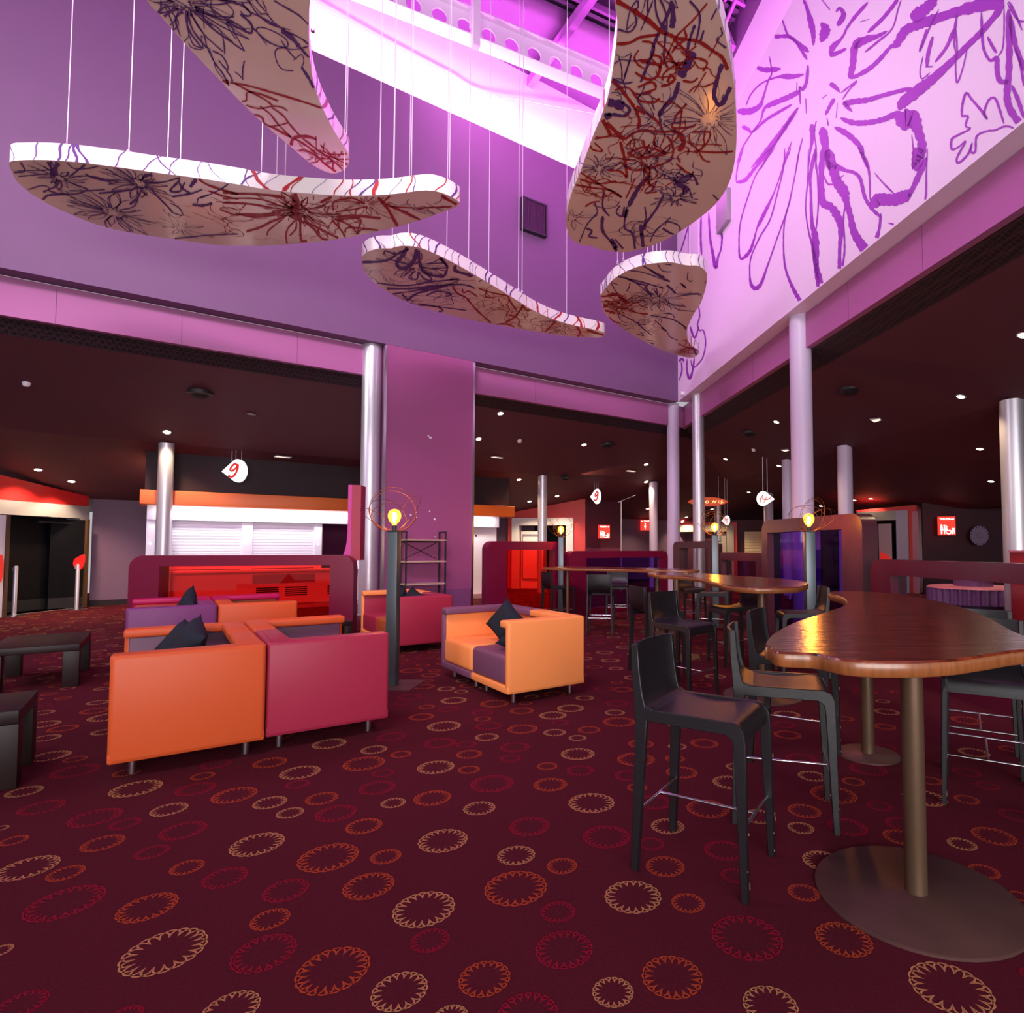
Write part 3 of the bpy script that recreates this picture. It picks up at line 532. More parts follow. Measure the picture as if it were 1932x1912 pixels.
s2 = [(4.6, 260, 0, 0, '14:200,0 200,60 175,115;12:230,40 280,150 310,230 300,260;12:240,30 330,150 350,210 310,260;10:400,40 470,90 560,130 600,190 700,240 740,330 755,470;10:540,0 650,80 780,180 850,300 925,440;10:925,440 780,340 660,250 600,180;16:710,0 830,20 920,50 980,110 960,135 890,120;18:890,120 980,200 990,270 960,280 880,240 770,190;10:770,190 850,200 940,260;14:900,10 960,90 1100,160 1200,220;12:1180,0 1300,70 1400,130 1480,210;14:1080,0 1120,90;30:1420,10 1480,80;10:1060,120 1120,120 1180,190 1250,240;35:1250,260 1340,330 1400,400;20:1400,400 1470,480 1500,500;12:1240,250 1400,320 1480,380;10:1030,240 1080,235 1160,260 1280,330 1300,400 1230,400 1110,350 1040,280 1030,240;10:1280,410 1210,420 1190,460 1210,540 1260,600 1350,610;10:1240,340 1300,430 1370,510;8:1350,520 1420,470 1440,530 1420,580;22:1420,580 1480,670 1525,760;14:600,400 660,530 740,640 790,740;12:650,440 730,480 780,570 770,600 700,520;14:770,610 810,670 820,710;8:620,410 660,530 680,600 740,680;10:430,240 450,310 490,390 580,415;8:400,360 440,310 440,260;8:440,370 470,410 560,420 550,310 580,330;12:925,525 910,600 910,690;8:840,620 880,650 905,680'),
      (4.6, 260, 0, 1, '30:655,645 720,690 790,710;16:800,715 950,740 1200,810 1400,870 1595,935;14:840,720 950,780 1100,860 1170,915;16:880,875 940,870 950,800 1050,810 1220,875;12:920,905 1050,940 1170,920 1250,930 1300,960;14:1060,920 1150,990 1220,1080 1330,1190;14:1160,930 1260,1000 1320,1080 1400,1170;12:1140,1100 1250,1080 1310,1060;16:1010,990 1080,1020 1100,1070 1200,1120 1330,1190;24:1330,1260 1350,1200 1420,1180 1500,1190 1550,1210;16:1360,1200 1500,1290 1600,1400 1720,1490;14:1420,1190 1560,1300 1700,1400 1790,1480;10:1545,1180 1550,1300;10:1570,1300 1700,1340 1830,1330;8:1560,1310 1700,1370 1830,1380;20:1590,1480 1700,1500 1790,1490;10:1400,1310 1450,1300 1560,1360 1560,1400 1500,1410 1440,1370;10:1640,1330 1800,1420 1820,1440')]
f2 = [(345, 5, .5, 22, 0, .014), (480, -120, .6, 22, 0, .014), (630, 300, .25, 10, 1, .012)]
board('printed board hanging at top left, its rounded tip pointing to the room corner', o2, 6.3, .2, s2, f2, {'scrib': [(600, 300, .3, 8, 1, .01), (420, -60, .6, 14, 0, .01)]},
      [(654, 262), (590, 60), (420, -60), (300, -120)], lambda p: .5)
o3 = [(1160, 0), (1164, 38), (1163, 72), (1158, 115), (1149, 174), (1134, 220), (1119, 256), (1096, 320), (1078, 366), (1070, 400), (1069, 430), (1078, 451), (1096, 462), (1114, 464), (1134, 471), (1160, 475), (1186, 475), (1229, 464), (1275, 442), (1319, 412), (1357, 377), (1380, 333), (1389, 277), (1389, 218), (1383, 143), (1370, 72), (1355, 15), (1350, 0), (1325, -70), (1290, -130), (1240, -160), (1190, -140), (1164, -80)]
s3 = [(3.903, 1050, 0, 0, '22:850,0 820,100 770,200 720,320 690,430 620,600;40:850,20 860,120 850,200;14:980,0 1050,90 1050,200 1020,330;60:1010,380 960,480 910,560;30:900,600 870,700 800,780 750,850;14:820,740 760,830 770,900;20:1020,180 980,290 960,400;18:1085,220 1060,300;12:600,0 600,50 570,80 590,160 540,230 450,210;10:710,0 660,130 620,220;14:800,180 800,300 790,420 820,490;18:1180,60 1140,140;30:1220,470 1190,560 1160,700 1210,770 1280,640;10:1210,200 1220,250 1180,290 1250,350;10:460,420 480,500 490,600 550,400 500,560;12:400,570 490,610 560,600;60:380,750 430,760 500,780;20:350,840 420,840 500,850 540,800 480,750;40:360,870 400,840;30:690,1290 620,1360 570,1440 530,1520;40:520,1540 500,1600;14:520,1520 500,1670 560,1720 580,1850;16:790,1430 740,1530 650,1660 620,1740;26:620,1650 630,1740 640,1830;20:340,1590 340,1700 420,1800 440,1850;40:400,1760 440,1830;16:430,1760 490,1830;14:350,1400 340,1520 390,1590;10:280,1490 300,1560 260,1610 220,1660 170,1780;14:220,1680 260,1700 240,1740 300,1750;12:650,1520 660,1600 640,1670;10:840,1600 730,1700 690,1780;10:800,1660 820,1630 900,1660 910,1710;14:780,1680 850,1720 910,1730;40:870,1340 930,1370 970,1410;20:900,1320 1000,1290 1040,1360;14:980,1400 1000,1460;14:1010,1260 960,1330 870,1330;10:1150,1430 1190,1470;10:740,1330 700,1400 660,1420;12:470,1510 440,1560 480,1590 500,1520'),
      (3.903, 1050, 0, 1, '34:440,0 560,70 680,150 760,220 830,250;24:830,250 900,280 1040,300 1150,370 1220,420 1260,510;20:445,320 540,310 620,270 760,250;16:740,300 820,380 880,470 960,460;18:860,280 920,340 980,420;12:1110,20 1000,150 880,270 810,420 770,470;14:630,300 700,310 720,360 690,430 600,440;20:620,450 680,460 760,480 740,560 670,580 580,530;14:700,400 770,420 760,500;20:770,630 820,620 870,580 840,550 820,600;14:920,470 850,490 790,540 780,590;16:980,420 1060,430 1110,460 1080,520;14:930,590 1000,600 1040,570;22:410,590 480,660 540,740 580,800 610,880 600,950;14:430,660 520,640 590,690 700,680;14:560,680 620,740 720,750 760,720;18:590,780 680,840 750,900 780,960;12:650,840 580,800;16:600,640 700,600 730,650 640,680;26:340,880 400,990;26:370,900 470,1000 510,1020;16:510,1020 560,980 620,960 700,960 780,970 880,960;30:850,960 900,980 940,1040 900,1110;16:870,900 880,850 960,760;14:860,900 860,940 1000,930 1020,910;20:470,1040 480,1080 500,1160 520,1300;16:520,1120 600,1160 700,1150 810,1130;14:540,1120 640,1080 740,1100 800,1130;14:480,1200 560,1250 650,1240 740,1220 840,1180;14:520,1310 470,1260 370,1250;14:820,1000 850,1060 860,1120 840,1180;12:960,1040 1030,1090 1080,1170 1130,1190;12:1000,970 1120,970 1130,1000 1100,1060 1040,1110;12:1010,1110 1180,1120 1320,1110;12:1100,530 1010,680;10:1200,280 1120,420;14:880,1200 950,1260 1010,1290;12:440,1330 300,1350 150,1310;12:480,1450 400,1400 260,1380 140,1360;14:180,1270 290,1340 480,1450;10:320,1480 260,1490 210,1520;10:740,1330 660,1390 660,1420 740,1410;14:850,1340 800,1370;10:580,1310 540,1400 510,1460;12:280,1050 340,1110 270,1100 250,1070;10:280,1020 400,1000 480,1010')]
f3 = [(1340, 225, .55, 20, 0, .006), (1130, 317, .28, 14, 0, .008), (1275, 373, .3, 14, 0, .012), (1240, 225, .4, 12, 0, .006), (1080, 410, .3, 8, 0, .008), (1215, 300, .5, 10, 0, .008), (1230, -40, .5, 16, 0, .012)]
board('biggest printed board, hanging at top right with dense red and black scribbles', o3, 5.75, .2, s3, f3, {'scrib': [(1230, 285, .4, 26, 1, .013), (1110, 345, .3, 16, 1, .011), (1260, 300, .4, 10, 0, .008), (1200, 430, .5, 10, 0, .010), (1290, 130, .3, 10, 1, .014), (1180, 150, .3, 10, 0, .01), (1275, 345, .14, 14, 0, .014)]},
      [(1180, 30), (1320, 20), (1165, 300), (1330, 300), (1150, 430), (1240, 430)], lambda p: .3)
o4 = [(682, 490), (686, 481), (699, 473), (717, 469), (737, 468.7), (745, 466.5), (763, 463.5), (789, 466.6), (815, 476), (854, 495), (893, 517), (932, 540), (971, 564), (1009, 587), (1048, 604), (1087, 615), (1121, 622), (1136, 626), (1141, 630), (1136, 636), (1121, 637.5), (1075, 635), (1022, 628), (971, 619), (893, 605), (828, 589.5), (776, 573), (738, 555), (707, 534), (688, 513)]
s4 = [(3.864, 660, 420, 0, '28:420,180 390,230 350,280 345,310 380,335 430,320 470,270 485,190;16:430,190 360,220 280,270 200,285 90,288;20:500,200 505,260 520,330 560,370 640,390 690,390;18:690,390 710,330 690,290 620,220;18:620,220 680,280 710,320;22:770,310 770,350 850,375 890,385 890,340;10:600,330 700,330;8:560,300 700,290;8:520,320 690,350;10:480,350 430,400 490,410 500,360 540,410 600,415 520,340;10:390,390 440,350 470,330;10:250,230 260,205 330,230 320,210;10:200,440 400,460 600,430 800,410;12:240,480 450,480 600,460 760,450;10:310,520 450,500 600,470 740,450 850,455 910,480;16:420,570 480,520 580,490 720,455;10:380,520 420,560 400,580;10:560,530 640,500 740,520 700,540;10:640,650 680,640 620,610 480,600;8:500,590 700,620 850,640;14:730,410 790,415;8:940,430 970,410 920,390'),
      (3.864, 660, 420, 1, '12:750,460 780,510 850,550 900,610 960,670 1040,740;10:820,480 830,510 870,500 930,540;12:1150,530 1180,590 1220,640;16:1270,600 1240,640 1200,690 1130,730;10:1150,670 1230,700 1230,760;14:1250,600 1300,640 1350,620;12:1500,720 1450,770 1420,800;12:1540,720 1560,800;12:1640,740 1680,800 1660,830;12:1700,760 1760,820;14:1650,740 1750,790 1850,820;10:940,480 1000,500 1080,520 1180,540;10:1000,490 990,540 1060,550;10:1070,740 1140,740 1200,760')]
f4 = [(783, 502, .5, 20, 0, .010), (770, 568, .35, 12, 0, .010), (1060, 620, .6, 18, 1, .012), (960, 585, .4, 14, 1, .008)]
board('slim printed board in mid air below centre, tapering to a point at right', o4, 5.7, .19, s4, f4, {'scrib': [(830, 545, .5, 24, 0, .008), (930, 565, .45, 22, 1, .010), (1010, 605, .5, 24, 1, .010), (720, 520, .3, 10, 0, .007)]},
      [(740, 452), (771, 447), (843, 470), (884, 492), (922, 516), (978, 548), (985, 552), (1069, 596)], lambda p: .08 if p.x < -1.3 else .75)
o5 = [(1133, 560), (1136, 553), (1145, 541), (1156, 528), (1169, 519), (1188, 509), (1215, 500), (1241, 496), (1267, 495), (1286, 499), (1300, 501), (1313, 501), (1324, 505), (1332, 513), (1334, 523), (1331, 545), (1322, 572), (1310, 591), (1301, 609), (1296, 624), (1297, 638), (1303, 650), (1319, 663), (1315, 671), (1306, 675), (1293, 674), (1267, 667), (1241, 657), (1201, 637), (1162, 611), (1141, 590)]
s5 = [(7.648, 1110, 450, 0, '24:430,550 540,570 700,640 860,680;18:560,580 750,620 950,680 1100,720;14:600,460 800,490 1000,560 1150,620;20:760,380 870,440 1000,530 1180,620;24:880,440 960,490 1100,560;12:990,340 1020,400 1080,470 1200,480;14:1100,370 1200,380;30:1130,670 1200,730 1260,790;14:980,710 1000,800 960,760;34:820,690 860,760 920,830;14:700,650 800,730 900,820;12:340,600 360,640 430,660;14:330,640 380,730 440,820 540,900;12:260,720 300,790;16:600,640 590,700 550,760;16:1330,640 1400,710;30:1350,660 1410,710;14:1270,800 1400,800 1600,790;10:1280,830 1610,800 1580,830;12:1150,880 1200,950 1410,980;12:1080,840 1160,940 1200,1030;10:1240,960 1300,1030 1540,1050;16:900,1110 1050,1130 1250,1180 1420,1290;14:1300,1220 1360,1250 1420,1330;14:960,1180 1060,1270 1130,1340;30:1050,1280 1120,1330;14:420,1080 520,1120 640,1180 730,1230 830,1240;14:720,1210 780,1290 920,1400;12:700,1380 800,1400 740,1340;12:430,1040 440,1130 500,1200 580,1210;10:490,1240 570,1260;12:850,1470 950,1480;24:880,1500 940,1520;12:1140,1350 1180,1420 1290,1470;30:1500,1560 1530,1620 1560,1680;14:1440,480 1430,580 1470,620 1500,600;14:1690,480 1720,560 1680,640;14:1100,1080 1200,1090 1250,1150'),
      (7.648, 1110, 450, 1, '40:280,820 400,800 500,850;50:470,860 560,900;30:500,900 560,940;14:190,910 300,910 440,900;16:190,970 320,960 420,950;30:220,1040 300,1050 380,1080;16:200,1000 300,960 380,930;16:180,840 300,830 400,810;20:400,1010 560,1010 700,1070 860,1090;14:600,960 700,920 780,980 860,1000;14:300,1120 360,1190 470,1220;20:1300,1520 1400,1560 1500,1600;16:1320,1620 1480,1570 1600,1640;14:1310,1660 1460,1600;14:1350,1480 1420,1470 1400,1540')]
f5 = [(1165, 575, .45, 22, 1, .014), (1243, 565, .6, 20, 0, .008), (1285, 665, .35, 14, 1, .010)]
board('small fan shaped printed board hanging lowest near the corner, hooked tip', o5, 5.9, .19, s5, f5, {'scrib': [(1170, 580, .35, 36, 1, .012), (1220, 565, .35, 24, 0, .009), (1210, 615, .4, 20, 0, .009), (1290, 660, .3, 14, 1, .010)]},
      [(1165, 497), (1176, 492), (1222, 482), (1232, 480), (1239, 479), (1246, 478), (1302, 484), (1318, 488)], lambda p: .1)
# ------------------------------------------------------------------ COLUMNS
def column(label, px, d, r, m, top=None, base=True):
    p = ond(px, HY, d); z = top if top else ceilz(p)+.02
    t = thing('column', label, 'column', (p.x, p.y, 0))
    MB().cyl((0, 0), r, .1 if base else 0, z, 40).build('shaft', m, t, smooth=40)
    if base: MB().lathe([(r+.012, 0), (r+.012, .1), (r, .11)], 40).build('base_collar', 'chrome', t, smooth=40)
    return t
def colL(label, px, r, m): p = onL(px, HY, .3); return column(label, px, p.y, r, m, ZB-.002)
def colR(label, px, r, m): p = onR(px, HY, .3); return column(label, px, p.y, r, m, ZB-.002)
colL('shiny steel column beside the purple wall panel, left of centre', 696, .185, 'steel')
colL('lilac painted column right at the corner under the hanging walls', 1271, .175, 'lilac_col')
colR('steel column just right of the lilac corner column', 1319, .155, 'steel')
colR('thick lilac column under the mural wall, right of centre', 1516, .185, 'lilac_col')
column('steel column in front of the white shuttered counter at left', 308, 12.3, .140, 'steel')
column('slim steel column in front of the coral red doorway', 1023, 17.7, .135, 'steel')
column('slim pale pink column left of the lilac corner column', 1233, 20.0, .14, 'lilac_col')
column('lilac column behind the tall screen, right of the thick lilac column', 1597, 14.1, .17, 'lilac_col')
column('steel column at the right edge of the view', 1919, 9.6, .19, 'steel')
column('column half hidden behind the thick lilac column', 1488, 16.6, .155, 'lilac_col')
column('thin distant steel column beside the small lamp with the white 11 sign', 1355, 24, .13, 'steel')
column('short looking distant column below the white 14 sign', 1451, 22, .17, 'lilac_col')
# ------------------------------------------------------------------ PURPLE WALL PANEL (pillar)
sl = (onL(722, HY, 0)-PLp).dot(U); sr = (onL(891, HY, 0)-PLp).dot(U)
pil = struct('wall_pillar', wallbox(Lp, sl, sr, 0, .6, .0, ZB-.004), mat('plum_pillar_paint', (.30, .075, .20), .42, var=.04, vscale=1))
for s in (sl, sr): MB().prism([Lp(s-.025, -.02, 0), Lp(s+.025, -.02, 0), Lp(s+.025, .05, 0), Lp(s-.025, .05, 0)], (0, 0, ZB-.03)).build('edge_trim', 'chrome', pil)
MB().prism([Lp(sl+.03, -.012, 0), Lp(sr-.03, -.012, 0), Lp(sr-.03, .0, 0), Lp(sl+.03, .0, 0)], (0, 0, .55)).build('lower_panel', mat('violet_lower_panel', (.22, .07, .19), .45), pil)
chips = MB()
for x, y, s_ in ((808, 823, .03), (812, 826, .04), (811, 965, .025), (785, 967, .02), (820, 980, .04), (786, 976, .02), (821, 1013, .02), (775, 972, .03)):
    p = onL(x, y, -.004); chips.prism([p+U*(s_*math.cos(a)*R.uniform(.5, 1))+Vector((0, 0, s_*.6*math.sin(a))) for a in (0, 1, 2.2, 3.1, 4.2, 5.3)], -V*.001)
tag(chips.build('paint_chips', 'white', pil), kind='stuff')
# ------------------------------------------------------------------ BACK WALLS
def wall(name, p, q, z0, z1, m, t=.12, z2=None):
    p = Vector((p[0], p[1], 0)); q = Vector((q[0], q[1], 0)); d = (q-p).normalized(); nn = Vector((-d.y, d.x, 0))*t
    z2 = z1 if z2 is None else z2
    b = MB(); b.v = [tuple(Vector((*a.xy, z))) for a, z in ((p, z0), (q, z0), (q, z2), (p, z1), (p+nn, z0), (q+nn, z0), (q+nn, z2), (p+nn, z1))]
    b.f = [(0, 1, 2, 3), (7, 6, 5, 4), (0, 4, 5, 1), (1, 5, 6, 2), (2, 6, 7, 3), (3, 7, 4, 0)]; b.mi = [0]*6
    return struct(name, b, m)
d0 = ond(165, HY, 14.3); d1 = ond(-40, HY, 11.9)
W0 = ond(172, HY, 14.45)
sW = (W0-PLp).dot(U)
wb = wall('wall_back_left', W0, Lp(26, nL(W0)), 0, 2.78, 'backwall')
struct('baseboard_left', MB().prism([W0-V*.02, Lp(14, nL(W0)-.02), Lp(14, nL(W0)), W0], (0, 0, .14)), 'blackgap')
wall('wall_far', ond(1168, HY, 27), ond(1760, HY, 23.5), 0, 2.62, 'maroonwall')
sg = wall('wall_toilets_left', ond(1102, HY, 20.75), ond(1173, HY, 21.6), 0, 3.3, 'maroonwall')
wall('wall_return', ond(1173, HY, 21.6), ond(1173, HY, 27.2), 0, 3.3, 'maroonwall')
wall('wall_back_right', ond(1742, HY, 18.3), ond(2080, HY, 17.2), 0, 2.9, mat('aubergine_wall', (.055, .008, .022), .6))
wall('wall_side_right', ond(2080, HY, 17.2), (13, 3), 0, 4, 'maroonwall')
# rail line on the toilets wall
p, q = ond(1104, HY, 20.7), ond(1172, HY, 21.5)
struct('trim_7', MB().prism([p, q, q+Vector((0, .03, 0)), p+Vector((0, .03, 0))], (0, 0, 1.42)), mat('rose_dado', (.17, .035, .07), .5))
# left red door wall with steel portal and black double doors
DU = (d0-d1).normalized(); DN = Vector((-DU.y, DU.x, 0)); LW = (d0-d1).length
def Dp(s, n, z=0): return d1+DU*s+DN*n+Vector((0, 0, z))
zl = onp(-40, 887, d1, DN).z; zrr = onp(165, 937, d1, DN).z
zt0 = onp(100, 976, d1, DN).z; zfr = onp(100, 951, d1, DN).z; sR = (onp(163, HY, d1, DN)-d1).dot(DU); sI = (onp(146, HY, d1, DN)-d1).dot(DU); sA = -2.2
rw = MB().ringprism([Dp(sA, 0, 0), Dp(LW, 0, 0), Dp(LW, 0, zrr), Dp(0, 0, zl), Dp(sA, 0, zl+.3)], [[Dp(sA+.05, 0, .002), Dp(sR-.1, 0, .002), Dp(sR-.1, 0, zfr-.05), Dp(sA+.05, 0, zfr-.05)]], DN*.3)
struct('wall_red_left', rw, 'redwall')
d_ = tag(thing('door_1', None, None), kind='structure')
fr = MB().ringprism([Dp(sA, -.05, 0), Dp(sR, -.05, 0), Dp(sR, -.05, zfr), Dp(sA, -.05, zfr)], [[Dp(sA+.2, -.05, .002), Dp(sI, -.05, .002), Dp(sI, -.05, zt0), Dp(sA+.2, -.05, zt0)]], DN*.35)
fr.build('door_frame', 'steel', d_)
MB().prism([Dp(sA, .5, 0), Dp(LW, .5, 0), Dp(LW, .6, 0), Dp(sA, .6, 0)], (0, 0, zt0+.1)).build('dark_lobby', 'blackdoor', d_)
def leaf(s0, n0, s1, n1, m='blackdoor', nm='door_leaf'):
    a, b = Dp(s0, n0, .02), Dp(s1, n1, .02); dd = (b-a).normalized(); nn = Vector((-dd.y, dd.x, 0))*.05
    o = MB().prism([a, b, b+nn, a+nn], (0, 0, zt0-.06)).build(nm, m, d_)
    MB().prism([a-nn*.1, b-nn*.1, b-nn*.02, a-nn*.02], (0, 0, .24)).build('kick_plate', 'blackmetal', o)
    return o
def SP(px, n): return (onp(px, HY, d1+DN*n, DN)-d1).dot(DU)
leaf(SP(13, .3), .3, SP(96, .3), .3)
leaf(SP(94, .2), .2, SP(162, -.13), -.13)
e_ = SP(163.5, -.15); MB().prism([Dp(e_-.03, -.18, .02), Dp(e_+.03, -.18, .02), Dp(e_+.03, -.12, .02), Dp(e_-.03, -.12, .02)], (0, 0, zt0-.04)).build('brass_edge', mat('brass_edging', (.25, .13, .06), .4, metal=.7), d_)
sm = SP(98, .1); MB().prism([Dp(sm-.3, .12, zt0-.14), Dp(sm+.4, .0, zt0-.14), Dp(sm+.4, .06, zt0-.14), Dp(sm-.3, .18, zt0-.14)], (0, 0, .05)).build('door_closer', 'blackmetal', d_)
s6 = SP(9, -.5)
o = MB().prism([Dp(s6-1.0, -.55, .02), Dp(s6, -.5, .02), Dp(s6+.0, -.45, .02), Dp(s6-1.0, -.5, .02)], (0, 0, zt0-.06)).build('door_leaf', 'white', d_); o['label'] = 'white door leaf standing open'
e_ = SP(12.5, -.5); MB().prism([Dp(e_-.03, -.53, .02), Dp(e_+.03, -.53, .02), Dp(e_+.03, -.46, .02), Dp(e_-.03, -.46, .02)], (0, 0, zt0-.05)).build('brass_edge', 'bronze', d_)
rb = MB(); c0 = Dp(s6-.12, -.565, 1.0)
rb.prism([c0+DU*(.25*math.cos(a) if math.cos(a) < 0 else .05*math.cos(a))+Vector((0, 0, .28*math.sin(a))) for a in [2*PI*k/18 for k in range(18)]], -DN*.004).build('red_emblem', 'numred', o)
# stanchions
def stanchion(label, px, py, flag):
    p = onz(px, py, 0); t = thing('stanchion', label, 'stanchion', p, 0, 'steel queue posts at the left doors')
    MB().lathe([(.0, 0), (.19, 0), (.19, .012), (.05, .03), (.0, .03)], 28).build('base', 'chrome', t, smooth=40)
    MB().lathe([(.038, .02), (.038, 1.02), (.03, 1.04), (0, 1.04)], 20).build('pole', 'steel', t, smooth=40)
    MB().box(-.055, -.03, -.02, .02, .93, 1.0).build('belt_clip', 'grey', t)
    if flag:
        pts = [(.10, 0, 1.26), (.12, 0, 1.16), (.10, 0, 1.02), (.05, 0, .93), (-.03, 0, .92), (-.12, 0, 1.0), (-.13, 0, 1.09), (-.10, 0, 1.16), (0, 0, 1.22)]
        pts = [(x_+.02, y_-.005, z_) for x_, y_, z_ in pts]
        MB().prism(smooth_path(pts, 4, True), (0, .03, 0)).build('leaf_sign', mat('red_sign_plastic', (.8, .02, .02), .4, emit=.2, ecol=(1, .02, .02)), t)
stanchion('steel queue post standing left by the white open door', 26, 1163, False)
stanchion('steel queue post carrying a red leaf shaped sign by the black doors', 144, 1150.5, True)
# ------------------------------------------------------------------ SERVING COUNTER
ct = Vector(ond(650, HY, 14.8)); n_c = nL(ct); sc0 = (onp(275, HY, ct, V)-PLp).dot(U); sc1 = (onp(938, HY, ct, V)-PLp).dot(U)
def K(px, py, n=0): p = onp(px, py, ct+V*n, V); return (p-PLp).dot(U)-sc0, p.z
ctr = thing('shuttered_counter', 'long closed kiosk counter with orange header, white shutters and bulb lights', 'counter', Lp(sc0, n_c), math.atan2(U.y, U.x))
Lc = sc1-sc0
zo1, zo0 = K(275, 926)[1], K(275, 953)[1]; zh0 = K(360, 983)[1]
sO = (onp(960, HY, ct, V)-PLp).dot(U)-sc0
MB().box(-.12, sO, -.35, .5, zo0, zo1).build('orange_header', 'orange_p', ctr, bevel=.01)
hd = MB().box(0, Lc, -.12, .4, zh0, zo0).build('light_header', 'white', ctr, bevel=.008)
MB().box(0, Lc, .12, 2.9, .0, zo0).build('kiosk_body', 'white', ctr)
MB().box(-.05, sO, .0, .3, zo1, zo1+1.5).build('bulkhead', mat('navy_plum_bulkhead', (.022, .008, .014), .7), ctr)
_l = area('header_fill_light', Lp(sc0+Lc/2, n_c-.30, zo0-.03), Lp(sc0+Lc/2, n_c+.05, .9), Lc-.4, .08, 55, (.97, .95, 1))  # added fill brightening the shutters; the header itself has only tiny downlights
xs = [K(x, HY)[0] for x in (291, 455, 476, 592, 606)]
zc = .92
for a, b in ((0, xs[0]), (xs[1], xs[2]), (xs[3], xs[4])):
    o = MB().box(a, b, -.06, .15, zc, zh0).build('pilaster', 'white', ctr, bevel=.006)
    for z in (1.15, 1.5, 1.85): MB().lathe([(.0, 0), (.017, .0), (.02, .012), (0, .026)], 12).build('bulb', 'bulbwhite', o).matrix_local = Matrix.Translation(((a+b)/2, -.06, z)) @ Matrix.Rotation(PI/2, 4, 'X')
for k in range(26):
    x = .2+k*.375
    if x < Lc-.1: MB().lathe([(.0, 0), (.017, .0), (.02, .012), (0, .026)], 12).build('bulb', 'bulbwhite', hd).matrix_local = Matrix.Translation((x, -.12, (zh0+zo0)/2-.02)) @ Matrix.Rotation(PI/2, 4, 'X')
for a, b in ((xs[0], xs[1]), (xs[2], xs[3])):
    sh = MB(); z = zc+.02; n = 0
    while z < zh0: sh.prism([(a, .012, z), (a, .0, z+.008), (a, .004, z+.058), (a, .012, z+.066)], (b-a, 0, 0)); z += .066
    tag(sh.build('roller_shutter', 'white', ctr), kind='stuff')
xm0, xm1 = xs[4], K(655, HY)[0]
MB().box(xm0, xm1, .0, .03, zc, zh0).build('mirror_panel', mat('dark_mirror', (.10, .03, .07), .06, metal=.9), ctr)
MB().box(xm0, xm0+.03, -.02, .03, zc, zh0).build('mirror_edge', 'bronze', ctr)
MB().box(-.05, K(860, HY)[0], -.28, .15, zc-.06, zc).build('worktop', 'white', ctr, bevel=.01)
MB().box(0, K(860, HY)[0], -.2, .15, .12, zc-.06).build('counter_front', mat('white_counter_front', (.75, .72, .78), .4), ctr)
MB().box(0, Lc, -.16, .15, 0, .12).build('plinth', mat('pink_plinth', (.55, .36, .40), .5), ctr)
for x0, x1 in ((483, 525), (537, 578), (616, 650)):
    a, b = K(x0, HY)[0], K(x1, HY)[0]; g = MB()
    for k in range(5): g.box(a, b, -.207, -.198, .30+k*.045, .325+k*.045)
    tag(g.build('vent_slots', 'blackgap', ctr), kind='stuff')
MB().box(xs[2], xs[3], -.215, -.2, .60, .80).build('dark_band', mat('grey_rose_band', (.32, .20, .24), .5), ctr)
xd = K(903, HY)[0]; 
o = MB().box(K(893, HY)[0], Lc, .05, .13, .12, zh0).build('plain_panel', 'white', ctr)
MB().cyl((0, 0), .025, 0, .02, 12).build('lock', 'blackmetal', o).matrix_local = Matrix.Translation((K(899, HY)[0], .05, K(899, 1011)[1])) @ Matrix.Rotation(PI/2, 4, 'X')
# ------------------------------------------------------------------ RED DOORWAYS
def portal(name, pl, pr, zl, zr_, m, ix0, ix1, iz, fw, framemat, th=.3, doorparts=None):
    pl = Vector((*pl.xy, 0)); pr = Vector((*pr.xy, 0)); d = (pr-pl).normalized(); nn = Vector((-d.y, d.x, 0)); L = (pr-pl).length
    def P(s, n, z=0): return pl+d*s+nn*n+Vector((0, 0, z))
    a, b = ix0*L, ix1*L
    wl_ = MB().ringprism([P(0, 0, 0), P(L, 0, 0), P(L, 0, zr_), P(0, 0, zl)], [[P(a+.02, 0, .002), P(b-.02, 0, .002), P(b-.02, 0, iz-.02), P(a+.02, 0, iz-.02)]], nn*th)
    struct('wall_'+name, wl_, m)
    dr = tag(thing('door_2', None, None), kind='structure')
    MB().ringprism([P(a, -.06, 0), P(b, -.06, 0), P(b, -.06, iz), P(a, -.06, iz)], [[P(a+fw, -.06, .002), P(b-fw, -.06, .002), P(b-fw, -.06, iz-fw), P(a+fw, -.06, iz-fw)]], nn*.4).build('door_frame', framemat, dr)
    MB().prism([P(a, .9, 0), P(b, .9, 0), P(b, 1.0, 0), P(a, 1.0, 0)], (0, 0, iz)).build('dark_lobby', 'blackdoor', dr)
    return P, a, b, dr
zz = lambda px, py, Y: ond(px, py, Y).z
P, a, b, dr = portal('coral', ond(958, HY, 20.9), ond(1104, HY, 20.6), zz(958, 965, 20.9), zz(1104, 938, 20.6), 'coralwall', .055, .85, zz(1087, 977, 20.6), .26, 'white')
wd = b-a
o = MB().prism([P(a+.3, .1, 0), P(a+.3+wd*.36, .1, 0), P(a+.3+wd*.36, .15, 0), P(a+.3, .15, 0)], (0, 0, 2.0)).build('door_leaf', 'white', dr)
MB().ringprism([P(a+.33, .08, .3), P(a+.3+wd*.34, .08, .3), P(a+.3+wd*.34, .08, 1.9), P(a+.33, .08, 1.9)], [[P(a+.38, .08, .35), P(a+.3+wd*.34-.05, .08, .35), P(a+.3+wd*.34-.05, .08, 1.85), P(a+.38, .08, 1.85)]], P(0, .02)-P(0, 0)).build('leaf_moulding', 'grey', o)
MB().tube([P(a+.3+wd*.3, .02, .6), P(a+.3+wd*.3, .02, 1.5)], .02, 8).build('pull_handle', 'chrome', o)
